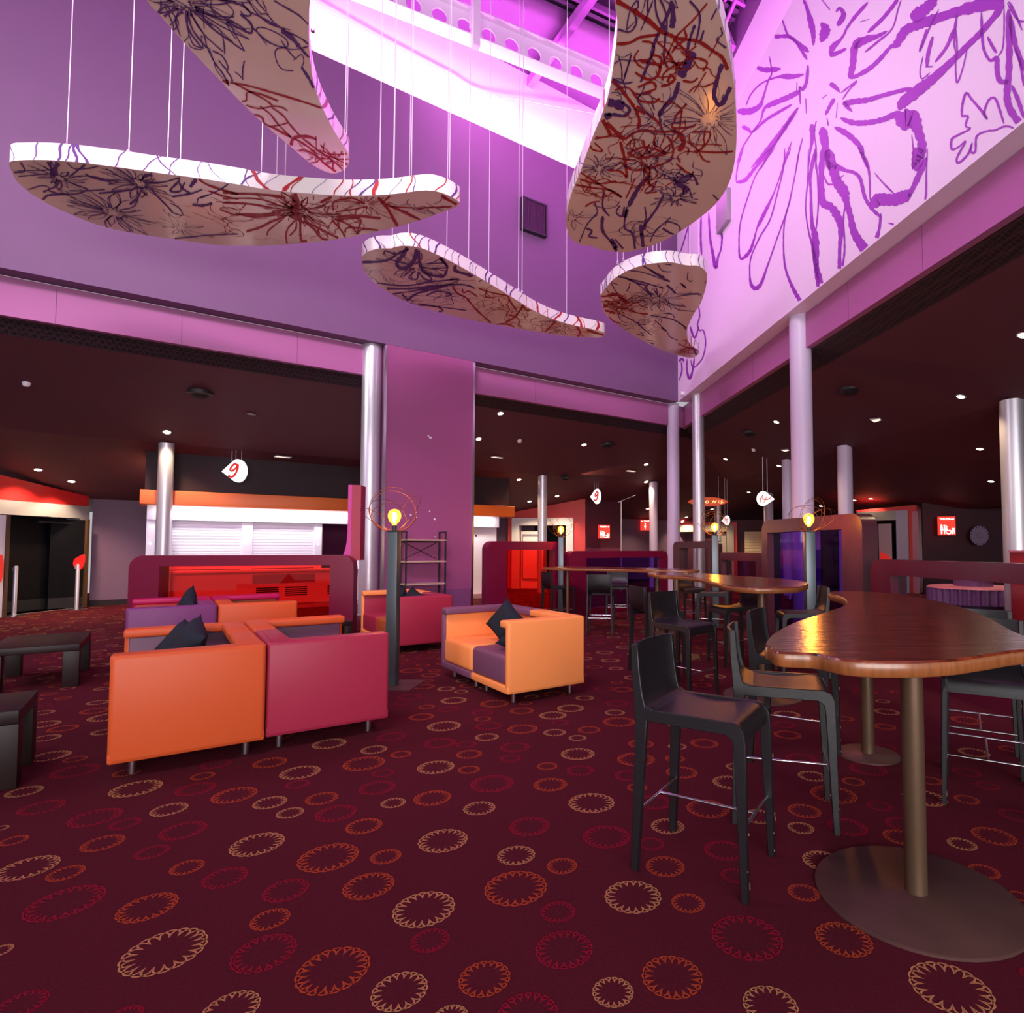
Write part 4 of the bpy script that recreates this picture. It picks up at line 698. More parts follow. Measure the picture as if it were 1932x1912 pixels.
o = MB().prism([P(b-.36, -.05, 0), P(b-.30, .6, 0), P(b-.25, .6, 0), P(b-.31, -.05, 0)], (0, 0, 2.02)).build('door_leaf', 'pane_clear', dr)
MB().tube([P(b-.40, .1, .5), P(b-.40, .1, 1.6)], .02, 8).build('pull_handle', 'chrome', o)
MB().prism([P(b-.38, -.08, .8)+Vector((.0, 0, .25*math.sin(t_)))+(P(1, 0)-P(0, 0))*(.09*math.cos(t_)) for t_ in [2*PI*k/16 for k in range(16)]], P(0, .01)-P(0, 0)).build('red_emblem', 'numred', o)
# right red doorway
P, a, b, dr = portal('red_right', ond(1617, HY, 19.6), ond(1731, HY, 18.5), zz(1617, 963, 19.6), zz(1731, 953, 18.5), 'redwall', .02, .87, zz(1713, 963, 18.6), .3, 'beige', .9)
MB().prism([P(b-.35, -.07, 0), P(b-.02, -.07, 0), P(b-.02, -.05, 0), P(b-.35, -.05, 0)], (0, 0, zz(1713, 963, 18.6))).build('architrave', mat('mauve_architrave', (.45, .38, .52), .4), dr)
MB().prism([P(b+.1, -.03, 0), P(b+.27, -.03, 0), P(b+.27, -.005, 0), P(b+.1, -.005, 0)], (0, 0, zz(1725, 965, 18.5))).build('pink_strip', mat('pink_strip_panel', (.55, .18, .25), .4), dr)
o = MB().prism([P(b-.95, .3, 0), P(b-.55, .25, 0), P(b-.55, .3, 0), P(b-.95, .35, 0)], (0, 0, 2.2)).build('wall_graphic', mat('pink_graphic', (.6, .38, .42), .5), dr)
MB().prism([P(b-.9, .22, .5), P(b-.5, .18, .5), P(b-.5, .18, .95), P(b-.65, .19, 1.15), P(b-.9, .22, 1.3)], P(0, .01)-P(0, 0)).build('red_emblem', 'numred', o)
MB().prism([P(b-.7, .1, .75), P(b-.45, .1, .75), P(b-.5, .1, .95), P(b-.65, .1, 1.05), P(b-.72, .1, .9)], P(0, .02)-P(0, 0)).build('leaf_sign', 'sign_red', dr)
# far beige portal with the big red numerals, cream shutter
P, a, b, dr = portal('far_beige', ond(1240, HY, 26.2), ond(1391, HY, 25.4), 2.52, 2.52, 'redwall', .02, .96, zz(1300, 991, 26), .3, 'beige', .5)
o = MB().prism([P(a+.3, .0, 0), P(a+.75, .0, 0), P(a+.75, .06, 0), P(a+.3, .06, 0)], (0, 0, 2.1)).build('numeral_panel', 'beige', dr)
ik = Ink(lambda x, y: onp(x, y, P(0, -.02), (P(0, 1)-P(0, 0)).normalized()))
for wd_, pts in ((5, ((1243, 1029), (1250, 1024), (1256, 1016), (1258, 1011))), (4.5, ((1257, 1012), (1253, 1024), (1250, 1036))), (5.5, ((1250, 1036), (1262, 1035), (1274, 1036))), (3, ((1262, 1018), (1257, 1030)))): ik.stroke(pts, wd_)
flat('numeral', ik.v, ik.f, ['numred'], o)
for x0_, x1_ in ((.52, .62), (.78, .9)):
    MB().prism([P(a+(b-a)*x0_, .1, 0), P(a+(b-a)*x1_, .1, 0), P(a+(b-a)*x1_, .15, 0), P(a+(b-a)*x0_, .15, 0)], (0, 0, 2.05)).build('door_leaf', 'beige', dr)
p, q = ond(1405, HY, 25.0), ond(1440, HY, 24.8)
cs = thing('cream_shutter', 'small cream roller shutter lit from above, left of the tall screen', 'shutter', p, math.atan2((q-p).y, (q-p).x))
sh = MB(); z = .9
while z < 2.1: sh.prism([(0, 0, z), (0, -.02, z+.02), (0, -.02, z+.1), (0, 0, z+.12)], ((q-p).length, 0, 0)); z += .12
tag(sh.build('slats', 'cream', cs), kind='stuff'); MB().box(-.05, (q-p).length+.05, 0, .1, .0, .9).build('dado', 'maroonwall', cs)
p, q = ond(1470, HY, 21), ond(1550, HY, 21)
vp = thing('violet_kiosk', 'pale violet kiosk front seen through the tall purple screen', 'kiosk', p, 0)
MB().box(0, (q-p).x, 0, .5, 1.36, 2.15).build('upper_panel', 'violet_panel', vp); MB().box(0, (q-p).x, -.1, .5, 0, 1.36).build('lower_front', mat('blue_violet_front', (.13, .03, .45), .5), vp)
MB().cyl((0, 0), .03, 0, .02, 12).build('lock', 'blackmetal', vp).matrix_local = Matrix.Translation((.13, 0, 1.9)) @ Matrix.Rotation(PI/2, 4, 'X')
# louvre wall behind the tall screen at right
lv = thing('louvre_shutter', 'dark slatted shutter seen through the right half of the tall screen', 'shutter', ond(1553, HY, 20), 0)
g = MB()
for k in range(14): g.box(0, 1.0, -.03, .0, 1.0+k*.1, 1.075+k*.1)
tag(g.build('slats', 'vent', lv), kind='stuff'); MB().box(-.05, 1.05, 0, .1, 0, 2.45).build('backing', 'blackgap', lv)
# ------------------------------------------------------------------ SCREENS
def arc(cx, cz, r, a0, a1, n=8): return [(cx+r*math.cos(a0+(a1-a0)*k/n), cz+r*math.sin(a0+(a1-a0)*k/n)) for k in range(n+1)]
def screen(label, p, q, H, t, lm, rm, tm, bm, Rr, fm, pm, rr2=None):
    p = Vector((*p.xy, 0)); q = Vector((*q.xy, 0)); d = q-p; L = d.length
    s = thing('partition_screen', label, 'screen', p, math.atan2(d.y, d.x)); rr2 = Rr if rr2 is None else rr2
    out = [(0, 0), (L, 0)]+arc(L-rr2, H-rr2, rr2, 0, PI/2)+arc(Rr, H-Rr, Rr, PI/2, PI)
    inn = [(lm, bm), (L-rm, bm), (L-rm, H-tm), (lm, H-tm)]
    MB().ringprism([(x, 0, z) for x, z in out], [[(x, 0, z) for x, z in inn]], (0, t, 0)).build('frame', fm, s, smooth=30)
    MB().box(lm+.001, L-rm-.001, t*.5-.005, t*.5+.005, bm+.001, H-tm-.001).build('acrylic_pane', pm, s)
    return s
def gd(px, d): return ond(px, HY, d)
screen('maroon screen with red acrylic pane behind the left armchairs', gd(244, 9.0), gd(668, 9.6), onz(0, 0, 0).z+1.4-13*9.3/F, .3, .41, .36, .165, .14, .2, 'frame_maroon', 'pane_red')
tp = gd(655, 9.98); tz0 = 1.2; tz1 = zat(915, 655, 9.98); rr = .13
ts = thing('tall_pink_panel', 'tall narrow magenta panel with flared foot rising behind the red screen', 'panel', (tp.x, tp.y, 0), math.radians(8))
prof = [(.06, 0, tz0), (.06, 0, tz1), (-.0, 0, tz1), (-.0, 0, tz0+.5)]+[(-rr+rr*math.cos(a), 0, tz0+.5-.48*math.sin(a)) for a in [.1+k*(PI/2-.1)/8 for k in range(9)]]+[(-rr, 0, tz0)]
MB().prism(prof, (0, .34, 0)).build('slab', 'magenta', ts); MB().box(-.02, .0801, .02, .34, 0, tz0).build('lower_post', 'frame_maroon', ts)
MB().prism([(.061, .0, tz0), (.061, .34, tz0), (.2, .34, tz0), (.2, .03, tz0)], (0, 0, tz1-tz0)).build('red_return', 'red_l', ts)
screen('maroon screen with red pane in front of the coral doorway', gd(920, 11.5), gd(1066, 12.55), 1.4+13*12/F, .25, .42, .24, .17, .14, .16, 'frame_maroon', 'pane_red')
screen('long low maroon screen with dark purple pane behind the farthest bar table', gd(1075, 12.3), gd(1260, 13.9), 1.4-5*12.5/F, .25, .42, .22, .15, .14, .14, 'frame_maroon', 'pane_purple')
screen('mauve screen between the lilac and steel corner columns', gd(1270, 15.3), gd(1345, 13.5), 1.4+13*14.5/F, .25, .34, .22, .17, .14, .14, 'frame_mauve', 'pane_clear')
screen('low dark mauve screen right of the small lamp post', gd(1357, 12.0), gd(1437, 10.1), 1.4-8*11.2/F, .22, .10, .25, .15, .14, .08, 'frame_mauve', 'pane_plum')
screen('tall mauve screen with purple pane at right, orange lamp glow on its corner', gd(1437, 9.25), gd(1627, 7.15), 1.83, .23, .16, .36, .19, .14, .17, 'frame_mauve', 'pane_purple')
screen('low wide dark maroon screen along the right edge', gd(1641, 6.9), gd(2010, 4.5), 1.275, .2, .36, .3, .17, .14, .16, 'frame_dark', 'pane_clear')
# ------------------------------------------------------------------ ARMCHAIR MODULES
DEP, WID, HGT = .83, .80, .75
def module(label, near, u0, shell, inner, seat, face, arm, grp):
    """near: ground point of the module centre; face: direction the sitter looks; arm: +1 arm on the sitter's left side, -1 on the right"""
    t = thing('corner_armchair', label, 'armchair', near, math.atan2(face.y, face.x), grp)
    hd, hw = DEP/2, WID/2; sh, inn, se = shell, inner, seat
    y0, y1 = (hw-.07, hw) if arm > 0 else (-hw, -hw+.07)
    MB().box(-hd, hd, -hw+.004, hw-.004, .10, .17).build('plinth', sh, t, bevel=.015)
    MB().box(-hd, -hd+.07, -hw+.003, hw-.003, .10, HGT).build('back_panel', sh, t, bevel=.028)
    MB().box(-hd, hd, y0, y1, .10, HGT).build('arm_panel', sh, t, bevel=.028)
    MB().box(-hd+.02, -hd+.17, -hw+.005, hw-.005, HGT-.07, HGT-.001).build('back_rail', sh, t, bevel=.018)
    ya, yb = (hw-.165, hw-.02) if arm > 0 else (-hw+.02, -hw+.165)
    MB().box(-hd, hd+.003, ya, yb, HGT-.07, HGT-.002).build('arm_rail', sh, t, bevel=.018)
    MB().box(-hd+.07, -hd+.11, -hw+.08, hw-.08, .3, HGT-.07).build('back_lining', inn, t, bevel=.01)
    yi0, yi1 = (y0-.03, y0) if arm > 0 else (y1, y1+.03)
    MB().box(-hd+.07, hd-.03, yi0, yi1, .3, HGT-.07).build('arm_lining', inn, t, bevel=.01)
    s0, s1 = (-hw+.006, y0-.005) if arm > 0 else (y1+.005, hw-.006)
    MB().box(-hd+.09, hd-.008, s0, s1, .165, .43).build('seat_cushion', se, t, bevel=.045, bseg=4)
    for x in (-hd+.10, hd-.12):
        for y in (-hw+.12, hw-.12): MB().cyl((x, y), .023, 0, .105, 16).build('leg', 'chrome', t, smooth=40)
    return t
G1 = 'leather corner armchairs of the lounge'
def pair(nearcorner, fdir, names, mats):
    """two modules along V; nearcorner: near corner of the pair on its front (fdir) side if facing -U, on its back side if facing +U"""
    for k in (0, 1):
        c = Vector((*nearcorner.xy, 0))+U*(DEP/2)+V*(WID*(k+.5))
        left = Vector((-fdir.y, fdir.x, 0)); armdir = -V if k == 0 else V; arm = 1 if left.dot(armdir) > 0 else -1
        module(names[k], c, 0, *mats[k], fdir, arm, G1)
n1 = onz(200, 1447, .1); n1 = Vector((n1.x, n1.y, 0)); pair(n1, -U, ('nearest burnt orange armchair at left, dark cushions inside, facing left', 'burnt orange armchair with plum lining, behind the nearest orange one'), (('coral_l', 'red_l', 'red_l'), ('coral_l', 'plum_l', 'plum_l')))
n2 = onz(494, 1395, .1); n2 = Vector((n2.x, n2.y, 0)); n2 += U*max(0, .838-(n2-n1).dot(U)); pair(n2, U, ('raspberry red armchair back to back with the nearest orange one', 'burnt orange armchair with plum lining behind the raspberry red one'), (('red_l', 'plum_l', 'red_l'), ('coral_l', 'plum_l', 'plum_l')))
n3 = n1+V*3.55-U*.08; pair(n3, -U, ('violet purple armchair in the second group at left', 'crimson armchair with scarlet lining, beyond the violet one'), (('violet_l', 'red_l', 'red_l'), ('crimson_l', 'scarlet_l', 'scarlet_l')))
n4 = n3+U*.84; pair(n4, U, ('red orange armchair right of the violet purple one', 'dark crimson armchair in front of the red acrylic screen'), (('coral_l', 'brown_l', 'brown_l'), ('crimson_l', 'brown_l', 'brown_l')))
pt = onz(752, 1232, 0)+(-U*.12-V*.12); n5 = Vector((pt.x, pt.y, 0)); pair(n5, -U, ('raspberry armchair with tan orange seat behind the nearest lamp post', 'orange edged armchair with raspberry lining next to the steel column'), (('red_l', 'red_l', 'brown_l'), ('orange_l', 'red_l', 'red_l')))
n6 = onz(958, 1313, .1); n6 = Vector((n6.x, n6.y, 0)); pair(n6, -U, ('bright orange armchair with plum seat in the middle of the room', 'plum armchair with bright orange lining and seat, middle of the room'), (('orange_l', 'plum_l', 'plum_l'), ('plum_l', 'orange_l', 'orange_l')))
# cushions
def cushion(label, c, rot, w_=.42, h_=.42, t_=.15):
    N = 10; v = []; f = []
    for sgn in (1, -1):
        for i in range(N+1):
            for j in range(N+1):
                a, b = i/N*2-1, j/N*2-1; k = 1-.10*(1-abs(a)**2)*abs(b)**3; k2 = 1-.10*(1-abs(b)**2)*abs(a)**3
                z = sgn*t_*.5*((1-a**4)*(1-b**4))**.6*(1+.12*math.sin(3*a+2*b))
                v.append((a*w_/2*k2, b*h_/2*k, z))
    for s in (0, 1):
        o = s*(N+1)**2
        for i in range(N):
            for j in range(N): q = (o+i*(N+1)+j, o+(i+1)*(N+1)+j, o+(i+1)*(N+1)+j+1, o+i*(N+1)+j+1); f.append(q if s == 0 else q[::-1])
    m = MB(); m.v = v; m.f = f; m.mi = [0]*len(f); o = m.build('cushion', 'navy', smooth=80); o.location = c; o.rotation_euler = rot
    return tag(o, label, 'cushion', 'navy scatter cushions')
az = math.atan2(U.y, U.x)
def at(n, du, dv, z): return n+U*du+V*dv+Vector((0, 0, z))
cushion('navy cushion leaning upright inside the plum and orange armchair', at(n6, .38, .80, .64), (PI/2-.35, .62, -.75), .37, .37, .15)
cushion('navy cushion lying tipped on the plum seat of the bright orange armchair', at(n6, .34, .33, .53), (.55, .35, -.3), .40, .40, .14)
cushion('navy cushion in the burnt orange armchair, nearer the camera', at(n1, .40, 1.02, .63), (PI/2-.5, .35, -.9))
cushion('navy cushion in the burnt orange armchair, farther one', at(n1, .36, 1.28, .60), (PI/2-.6, .2, -.5))
cushion('navy cushion peeping out of the crimson armchair', at(n3, .55, .95, .66), (PI/2-.35, .6, az-PI/2))
cushion('navy cushion leaning on the raspberry lining behind the lamp post', at(n5, .42, 1.12, .62), (PI/2-.4, .15, az-PI/2-.3))
cushion('navy cushion on the tan orange seat behind the lamp post', at(n5, .48, .72, .60), (PI/2-.5, .3, az-PI/2+.2))
bag = MB(); bag.lathe([(.0, 0), (.1, 0), (.13, .08), (.1, .16), (.03, .19), (0, .19)], 14); o = bag.build('red_bag', 'scarlet_l', smooth=60); o.location = at(n3, .4, 1.05, .431); tag(o, 'small scarlet bag beside the cushion in the crimson armchair', 'bag')
# ------------------------------------------------------------------ LOW WOODEN TABLES
def lowtable(label, corner, du, dv, h, lw=.13, tt=.07):
    """corner: the corner at the +U, near end; extends du towards -U and dv along +V"""
    t = thing('coffee_table', label, 'coffee table', corner, az)
    MB().box(-du, 0, 0, dv, h-tt, h).build('table_top', 'wenge', t, bevel=.006)
    for x in (-du, -lw):
        for y in (0, dv-lw): MB().box(x, x+lw, y, y+lw, 0, h-tt).build('leg', 'wenge', t, bevel=.004)
    return t
g_ = onz(148, 1295, 0); lowtable('low dark wooden table at the left edge, farther one', g_, .7, 1.12, .43)
g_ = onz(31, 1489, 0); lowtable('low dark wooden table cut off by the left edge, nearest one', g_, .7, .62, .455, .14, .08)
g_ = ond(668, HY, 7.9); lowtable('low dark wooden table between the two raspberry armchairs', Vector((g_.x, g_.y, 0)), .45, .5, .44, .1, .06)
# ------------------------------------------------------------------ LAMPS
def lamp(label, px, py=None, d=None, h=1.57, seed=1, wd=.105):
    p = onz(px, py, 0) if py else ond(px, HY, d); p = Vector((p.x, p.y+wd/2, 0)); r_ = random.Random(seed)
    t = thing('globe_lamp', label, 'lamp', p, r_.uniform(-.12, .12))
    MB().box(-.2, .26, -.2, .26, 0, .008).build('base_plate', 'bronze_base', t)
    MB().box(-wd/2, wd/2, -wd/2, wd/2, .008, h).build('post', 'post', t, bevel=.003)
    MB().box(-.06, .06, -.06, .06, h, h+.012).lathe([(.022, .012), (.022, .06), (.016, .075)], 14, (0, 0, h)).build('lamp_holder', 'blackmetal', t)
    bz = h+.165
    MB().lathe([(.018, -.1), (.024, -.085), (.05, -.055), (.064, -.02), (.066, .012), (.055, .045), (.03, .065), (0, .072)], 24, (0, 0, bz)).build('glass_bulb', 'amber_glow', t, smooth=80)
    fl = MB()
    for k in range(4):
        a = k*PI/2; fl.tube([(.008*math.cos(a), .008*math.sin(a), bz-.07), (.022*math.cos(a), .022*math.sin(a), bz-.02), (.010*math.cos(a+.5), .010*math.sin(a+.5), bz+.035)], .004, 5)
    fl.build('filament', 'filament', t)
    for k in range(6):
        a = r_.uniform(0, 2*PI); tl = r_.uniform(.15, 1.0); rr = r_.uniform(.19, .245)
        X = Vector((math.cos(a), math.sin(a), 0)); Y = Vector((-math.sin(a)*math.sin(tl)*.8, math.cos(a)*math.sin(tl)*.8, math.cos(tl)*.85)).normalized()
        c = Vector((0, 0, h+.01))+Y*rr*.97+X*.02*r_.uniform(-1, 1)
        MB().tube([c+(X*math.cos(2*PI*j/48)+Y*math.sin(2*PI*j/48))*rr*(1, .9)[0] for j in range(48)], .0028, 5, closed=True).build('wire_hoop', 'copper', t, smooth=80)
    l = bpy.data.lights.new('bulb_light', 'POINT'); l.energy = 24; l.color = (1, .50, .14); l.shadow_soft_size = .03
    o = bpy.data.objects.new('bulb_light', l); C.objects.link(o); o.location = p+Vector((0, -.0, bz)); return t
lamp('lamp on a dark square post by the raspberry armchair, wire hoops round its bulb', 736, 1297, seed=3)
lamp('distant lamp on a dark post in front of the coral doorway', 1058, d=12.3, h=1.63, seed=5)
lamp('lamp on a pale grey post between two mauve screens', 1350, d=10.7, h=1.63, seed=8, wd=.115)
lamp('lamp on a grey post in front of the tall mauve screen', 1530, d=7.3, h=1.60, seed=11, wd=.115)
# ------------------------------------------------------------------ BAR TABLES
def bartable(label, outline, legs, zt=1.05):
    pts = smooth_path([(p[0], p[1], 0) for p in outline], 5, True); c = sum(pts, Vector())/len(pts); loc = [Vector((p.x-c.x, p.y-c.y, zt-.052)) for p in pts]
    t = thing('bar_table', label, 'bar table', c)
    n = len(loc); A = sum(loc[i].x*loc[(i+1) % n].y-loc[(i+1) % n].x*loc[i].y for i in range(n))
    if A < 0: loc.reverse()
    b = MB(); off = []
    for k in range(n):
        a_, b_ = loc[k-1], loc[(k+1) % n]; d = (b_-a_).normalized(); off.append(Vector((-d.y, d.x, 0)))
    levels = [(0.006, 0), (0, .006), (0, .044), (.006, .052)]
    for ins, dz in levels: b.v += [tuple(loc[k]+off[k]*ins+Vector((0, 0, dz))) for k in range(n)]
    for l in range(3):
        for k in range(n): b.f.append((l*n+k, l*n+(k+1) % n, (l+1)*n+(k+1) % n, (l+1)*n+k)); b.mi.append(1 if l < 2 else 0)
    for tr in tessellate_polygon([[Vector(b.v[k]) for k in range(n)]]): b.f.append((tr[2], tr[1], tr[0])); b.mi.append(1)
    for tr in tessellate_polygon([[Vector(b.v[3*n+k]) for k in range(n)]]): b.f.append((3*n+tr[0], 3*n+tr[1], 3*n+tr[2])); b.mi.append(0)
    b.build('table_top', ['wood', 'woodedge'], t, smooth=45)
    for x, y, r, rb in legs:
        x -= c.x; y -= c.y
        MB().lathe([(r, .012), (r, zt-.052)], 28, (x, y, 0)).build('table_leg', 'bronze', t, smooth=40)
        MB().lathe([(0, 0), (rb, 0), (rb, .008), (rb-.006, .013), (r+.012, .013), (r, .02), (0, .02)], 48, (x, y, 0)).build('base_disc', 'bronze_base', t, smooth=40)
    return t
def tops(pp, z=1.05): return [onz(x, y, z) for x, y in pp]
t1 = tops([(1443, 1217), (1450, 1231-12), (1464, 1229), (1512, 1232), (1541, 1234), (1592, 1244), (1660, 1248), (1727, 1248), (1799, 1244), (1859, 1236), (1932, 1226)])
t1 += [Vector((1.72, 2.12, 0)), Vector((1.80, 2.28, 0))]+tops([(1932, 1199), (1860, 1163), (1790, 1139), (1700, 1122), (1640, 1117), (1597, 1116), (1568, 1117), (1563, 1120), (1575, 1123), (1590, 1128), (1597, 1136), (1590, 1144), (1560, 1154), (1500, 1174), (1462, 1193), (1447, 1207)])
L1 = onz(1729, 1691, 0); L2 = onz(1638, 1425, 0)
bartable('nearest bar table, curvy red brown wooden top on two posts', t1, [(L1.x, L1.y, .042, .385), (L2.x, L2.y, .042, .20)])
t2 = tops([(1222, 1081), (1240, 1084.5), (1270, 1086), (1315, 1090), (1345, 1098), (1375, 1105), (1414, 1109), (1444, 1109.5), (1480, 1109), (1510, 1107), (1525, 1102), (1518, 1098), (1495, 1094), (1450, 1090), (1390, 1087), (1330, 1082.5), (1270, 1079), (1235, 1079)])
L3 = onz(1439, 1313, 0); L4 = ond(1276, HY, 7.7)
bartable('middle bar table with a curvy wooden top, behind the nearest one', t2, [(L3.x, L3.y, .04, .37), (L4.x, L4.y, .04, .3)])
L5 = ond(1071, HY, 10.9); L6 = ond(1240, HY, 10.0)
t3 = [Vector((x, y, 0)) for x, y in ((-1.08, 11.3), (-.75, 10.75), (-.2, 10.5), (.4, 10.15), (1.0, 9.6), (1.5, 9.55), (1.68, 10.0), (1.45, 10.5), (.9, 10.75), (.3, 11.2), (-.2, 11.6), (-.7, 11.75))]
bartable('farthest bar table, seen almost edge on behind the orange armchair', t3, [(L5.x, L5.y, .035, .3), (L6.x, L6.y, .04, .3)])
# ------------------------------------------------------------------ BAR STOOLS
def make_stool():
    t = thing('bar_stool', 'x', 'bar stool', (0, 0, 0), 0, 'black wooden bar stools')
    sp = smooth_path([(-.252, 0, .975), (-.245, 0, .86), (-.228, 0, .755), (-.20, 0, .712), (-.15, 0, .695)], 5)
    def sheet(path, th, hw, name, curve=0):
        m = MB(); n = len(path); W_ = 7
        for sg in (0, 1):
            for k, p in enumerate(path):
                a = path[max(k-1, 0)]; b = path[min(k+1, n-1)]; tt = (b-a).normalized(); nn = Vector((tt.z, 0, -tt.x))
                for j in range(W_):
                    y = (j/(W_-1)*2-1)*hw; cv = curve*(1-(y/hw)**2); q = p+nn*(th*sg)-Vector((cv*max(0, min(1, (p.z-.7)/.1)), 0, 0)); m.v.append((q.x, y, q.z))
        st_ = n*W_
        for k in range(n-1):
            for j in range(W_-1):
                a = k*W_+j; m.f += [(a, a+1, a+W_+1, a+W_), (st_+a+W_, st_+a+W_+1, st_+a+1, st_+a)]
        for k in range(n-1):
            for j in (0, W_-1): a = k*W_+j; m.f.append((a, a+W_, st_+a+W_, st_+a))
        for k in (0, n-1):
            for j in range(W_-1): a = k*W_+j; m.f.append((a, a+1, st_+a+1, st_+a))
        m.mi = [0]*len(m.f); return m.build(name, 'stool', t, smooth=50)
    sheet(sp, .014, .178, 'backrest', .02)
    sheet(smooth_path([(-.15, 0, .695), (-.05, 0, .686), (.08, 0, .688), (.165, 0, .692), (.212, 0, .682), (.232, 0, .65), (.236, 0, .61)], 5), .014, .183, 'seat')
    for sy in (-1, 1):
        y0, y1 = (.180, .206) if sy > 0 else (-.206, -.180)
        sp_ = Vector((0, .012*sy, 0))
        def leg(prof, name, low):
            m = MB(); m.prism([(x, y0, z) for x, z in prof], (0, y1-y0, 0))
            m.v = [(x, y+(sy*.016*(1-z/.66) if z < .66 else 0)*(1), z) for x, y, z in m.v]
            return m.build(name, 'stool', t, bevel=.003, bseg=1)
        leg([(-.262, 0), (-.228, 0), (-.190, .64), (-.196, .70), (-.212, .76), (-.226, .86), (-.234, .975), (-.262, .975), (-.262, .86), (-.25, .70), (-.245, .62)], 'rear_leg', 1)
        fl_ = leg([(.226, 0), (.256, 0), (.246, .60), (.243, .645), (.228, .680), (.195, .694), (.16, .694), (.165, .64), (.19, .625), (.198, .59)], 'front_leg', 1)
        leg([(-.20, .645), (.175, .64), (.175, .694), (-.17, .697), (-.20, .715)], 'seat_rail', 0)
        chm = MB()
        for k in range(5): z = .02+.55*R.random()**1.6; x = .2565-.012*z; yy = (y0 if R.random() < .5 else y1-.002)+sy*.016*(1-z/.66); chm.box(x-.002, x+.0008, yy, yy+.002, z, z+R.uniform(.004, .016))
        tag(chm.build('paint_chips', 'chip', fl_), kind='stuff')
    zf = .265
    MB().tube([(-.222, -.2, zf), (-.222, .2, zf)], .0065, 8).build('rear_footrest', 'chrome', t, smooth=60)
    MB().tube([(.224, -.2, zf), (.224, .2, zf)], .0065, 8).build('front_footrest', 'chrome', t, smooth=60)
    MB().tube([(-.222, 0, zf), (.224, 0, zf)], .0065, 8).build('centre_footrest', 'chrome', t, smooth=60)
    return t
st0 = make_stool(); first = [True]
def stool(label, x, y, fx, fy):
    rz = math.atan2(fy, fx)
    if first[0]: first[0] = False; st0.location = (x, y, 0); st0.rotation_euler = (0, 0, rz); st0['label'] = label; return st0
    return dup(st0, (x, y, 0), rz, label)
stool('nearest black bar stool, alone in front of the tables', .475, 2.71, .86, -.5)
stool('black bar stool tucked under the left tip of the nearest table', .985, 3.23, .966, -.26)
stool('black bar stool half hidden behind the one under the nearest table tip', 1.31, 4.02, .86, -.5)
stool('black bar stool at the right edge, in front of the other right one', 2.20, 3.42, -.52, -.85)
stool('black bar stool at the right edge, behind the frontmost right one', 2.50, 3.95, -.52, -.85)
stool('black bar stool at the middle table, back turned left, facing the camera', .80, 5.70, .68, -.73)
stool('black bar stool at the middle table, its dark back towards the orange armchair', .66, 6.80, .93, .37)
stool('black bar stool beyond the middle table, facing left', 1.66, 7.35, -.95, -.31)
stool('black bar stool in front of the grey lamp post, facing left', 2.26, 6.68, -.99, .1)
stool('black bar stool at the far table end with mauve sheen', 1.84, 9.6, -.96, .25)
stool('black bar stool behind the middle table, its back above the tabletop', 1.62, 10.7, .3, -.95)
stool('black bar stool at the left end of the farthest table', -.76, 11.1, .85, .52)
stool('black bar stool with its back to the camera at the farthest table', .03, 9.93, .1, 1)
stool('black bar stool facing the camera across the farthest table', .36, 11.75, -.05, -1)
# ------------------------------------------------------------------ SHELF
sx0 = (onL(765, HY, -.45)-PLp).dot(U); sx1 = (onL(842, HY, -.45)-PLp).dot(U); Ls = sx1-sx0
sh_ = thing('shelf_unit', 'open black metal shelf unit with pale wooden shelves by the purple panel', 'shelf', Lp(sx0, -.46), az)
zs = [onL(800, y, -.4).z for y in (1018, 1058.5, 1101)]; ztop = onL(780, 1002, -.4).z
for x in (0, Ls-.03):
    for y in (0, .33): MB().box(x, x+.03, y, y+.03, 0, ztop).build('upright', 'blackmetal', sh_)
    MB().box(x, x+.03, .03, .33, ztop-.03, ztop).build('top_bar', 'blackmetal', sh_)
zs = zs+[max(.1, 2*zs[2]-zs[1]-.01)]
for z in zs: MB().box(.0, Ls, .0, .36, z-.03, z).build('shelf_board', 'shelfwood', sh_); MB().box(0, Ls, .335, .355, z-.06, z-.03).build('shelf_bar', 'blackmetal', sh_)
MB().tube([(.06, .345, zs[1]+.02), (Ls-.06, .345, zs[0]-.05)], .007, 5).tube([(.06, .345, zs[0]-.05), (Ls-.06, .345, zs[1]+.02)], .007, 5).build('cross_brace', 'blackmetal', sh_)
# ------------------------------------------------------------------ SIGNS
def dropsign(label, px, py, d, wpx, hpx, flip, ry, num, wires):
    c = ond(px, py, d); k = d/F; t = thing('number_sign', label, 'sign', c, ry)
    w_, h_ = wpx*k/2, hpx*k/2; s = -1 if flip else 1      # point to the left unless flipped
    out = [(-w_*s, -h_*.1)]+[(w_*s*(.3+.7*math.sin(a)), h_*math.cos(a)) for a in [-.45+k_*(PI+.85)/18 for k_ in range(19)]]
    MB().prism([(x, 0, z) for x, z in out], (0, .09, 0)).build('leaf_panel', 'sign_white', t)
    ik = Ink(lambda x, y: Vector((x, -.004, y)))
    for wd, pts in num: ik.stroke([(x*w_, z*h_) for x, z in pts], wd*h_, 0, 5, .15)
    flat('numeral', ik.v, ik.f, ['numred'], t)
    for x in wires:
        p = Vector((x*w_, .045, h_*.8)); g = c+Vector((p.x, p.y, 0)); MB().tube([p, (p.x, p.y, ceilz(g)-c.z)], .006 if d < 16 else .008, 4).build('wire', 'wire', t)
N9 = [(.16, ((.32, .42), (.1, .58), (-.15, .35), (-.28, .1), (-.18, -.05), (.05, .08), (.28, .35), (.36, .55))), (.17, ((.36, .55), (.30, .1), (.12, -.35), (-.1, -.55), (-.28, -.55), (-.42, -.42)))]
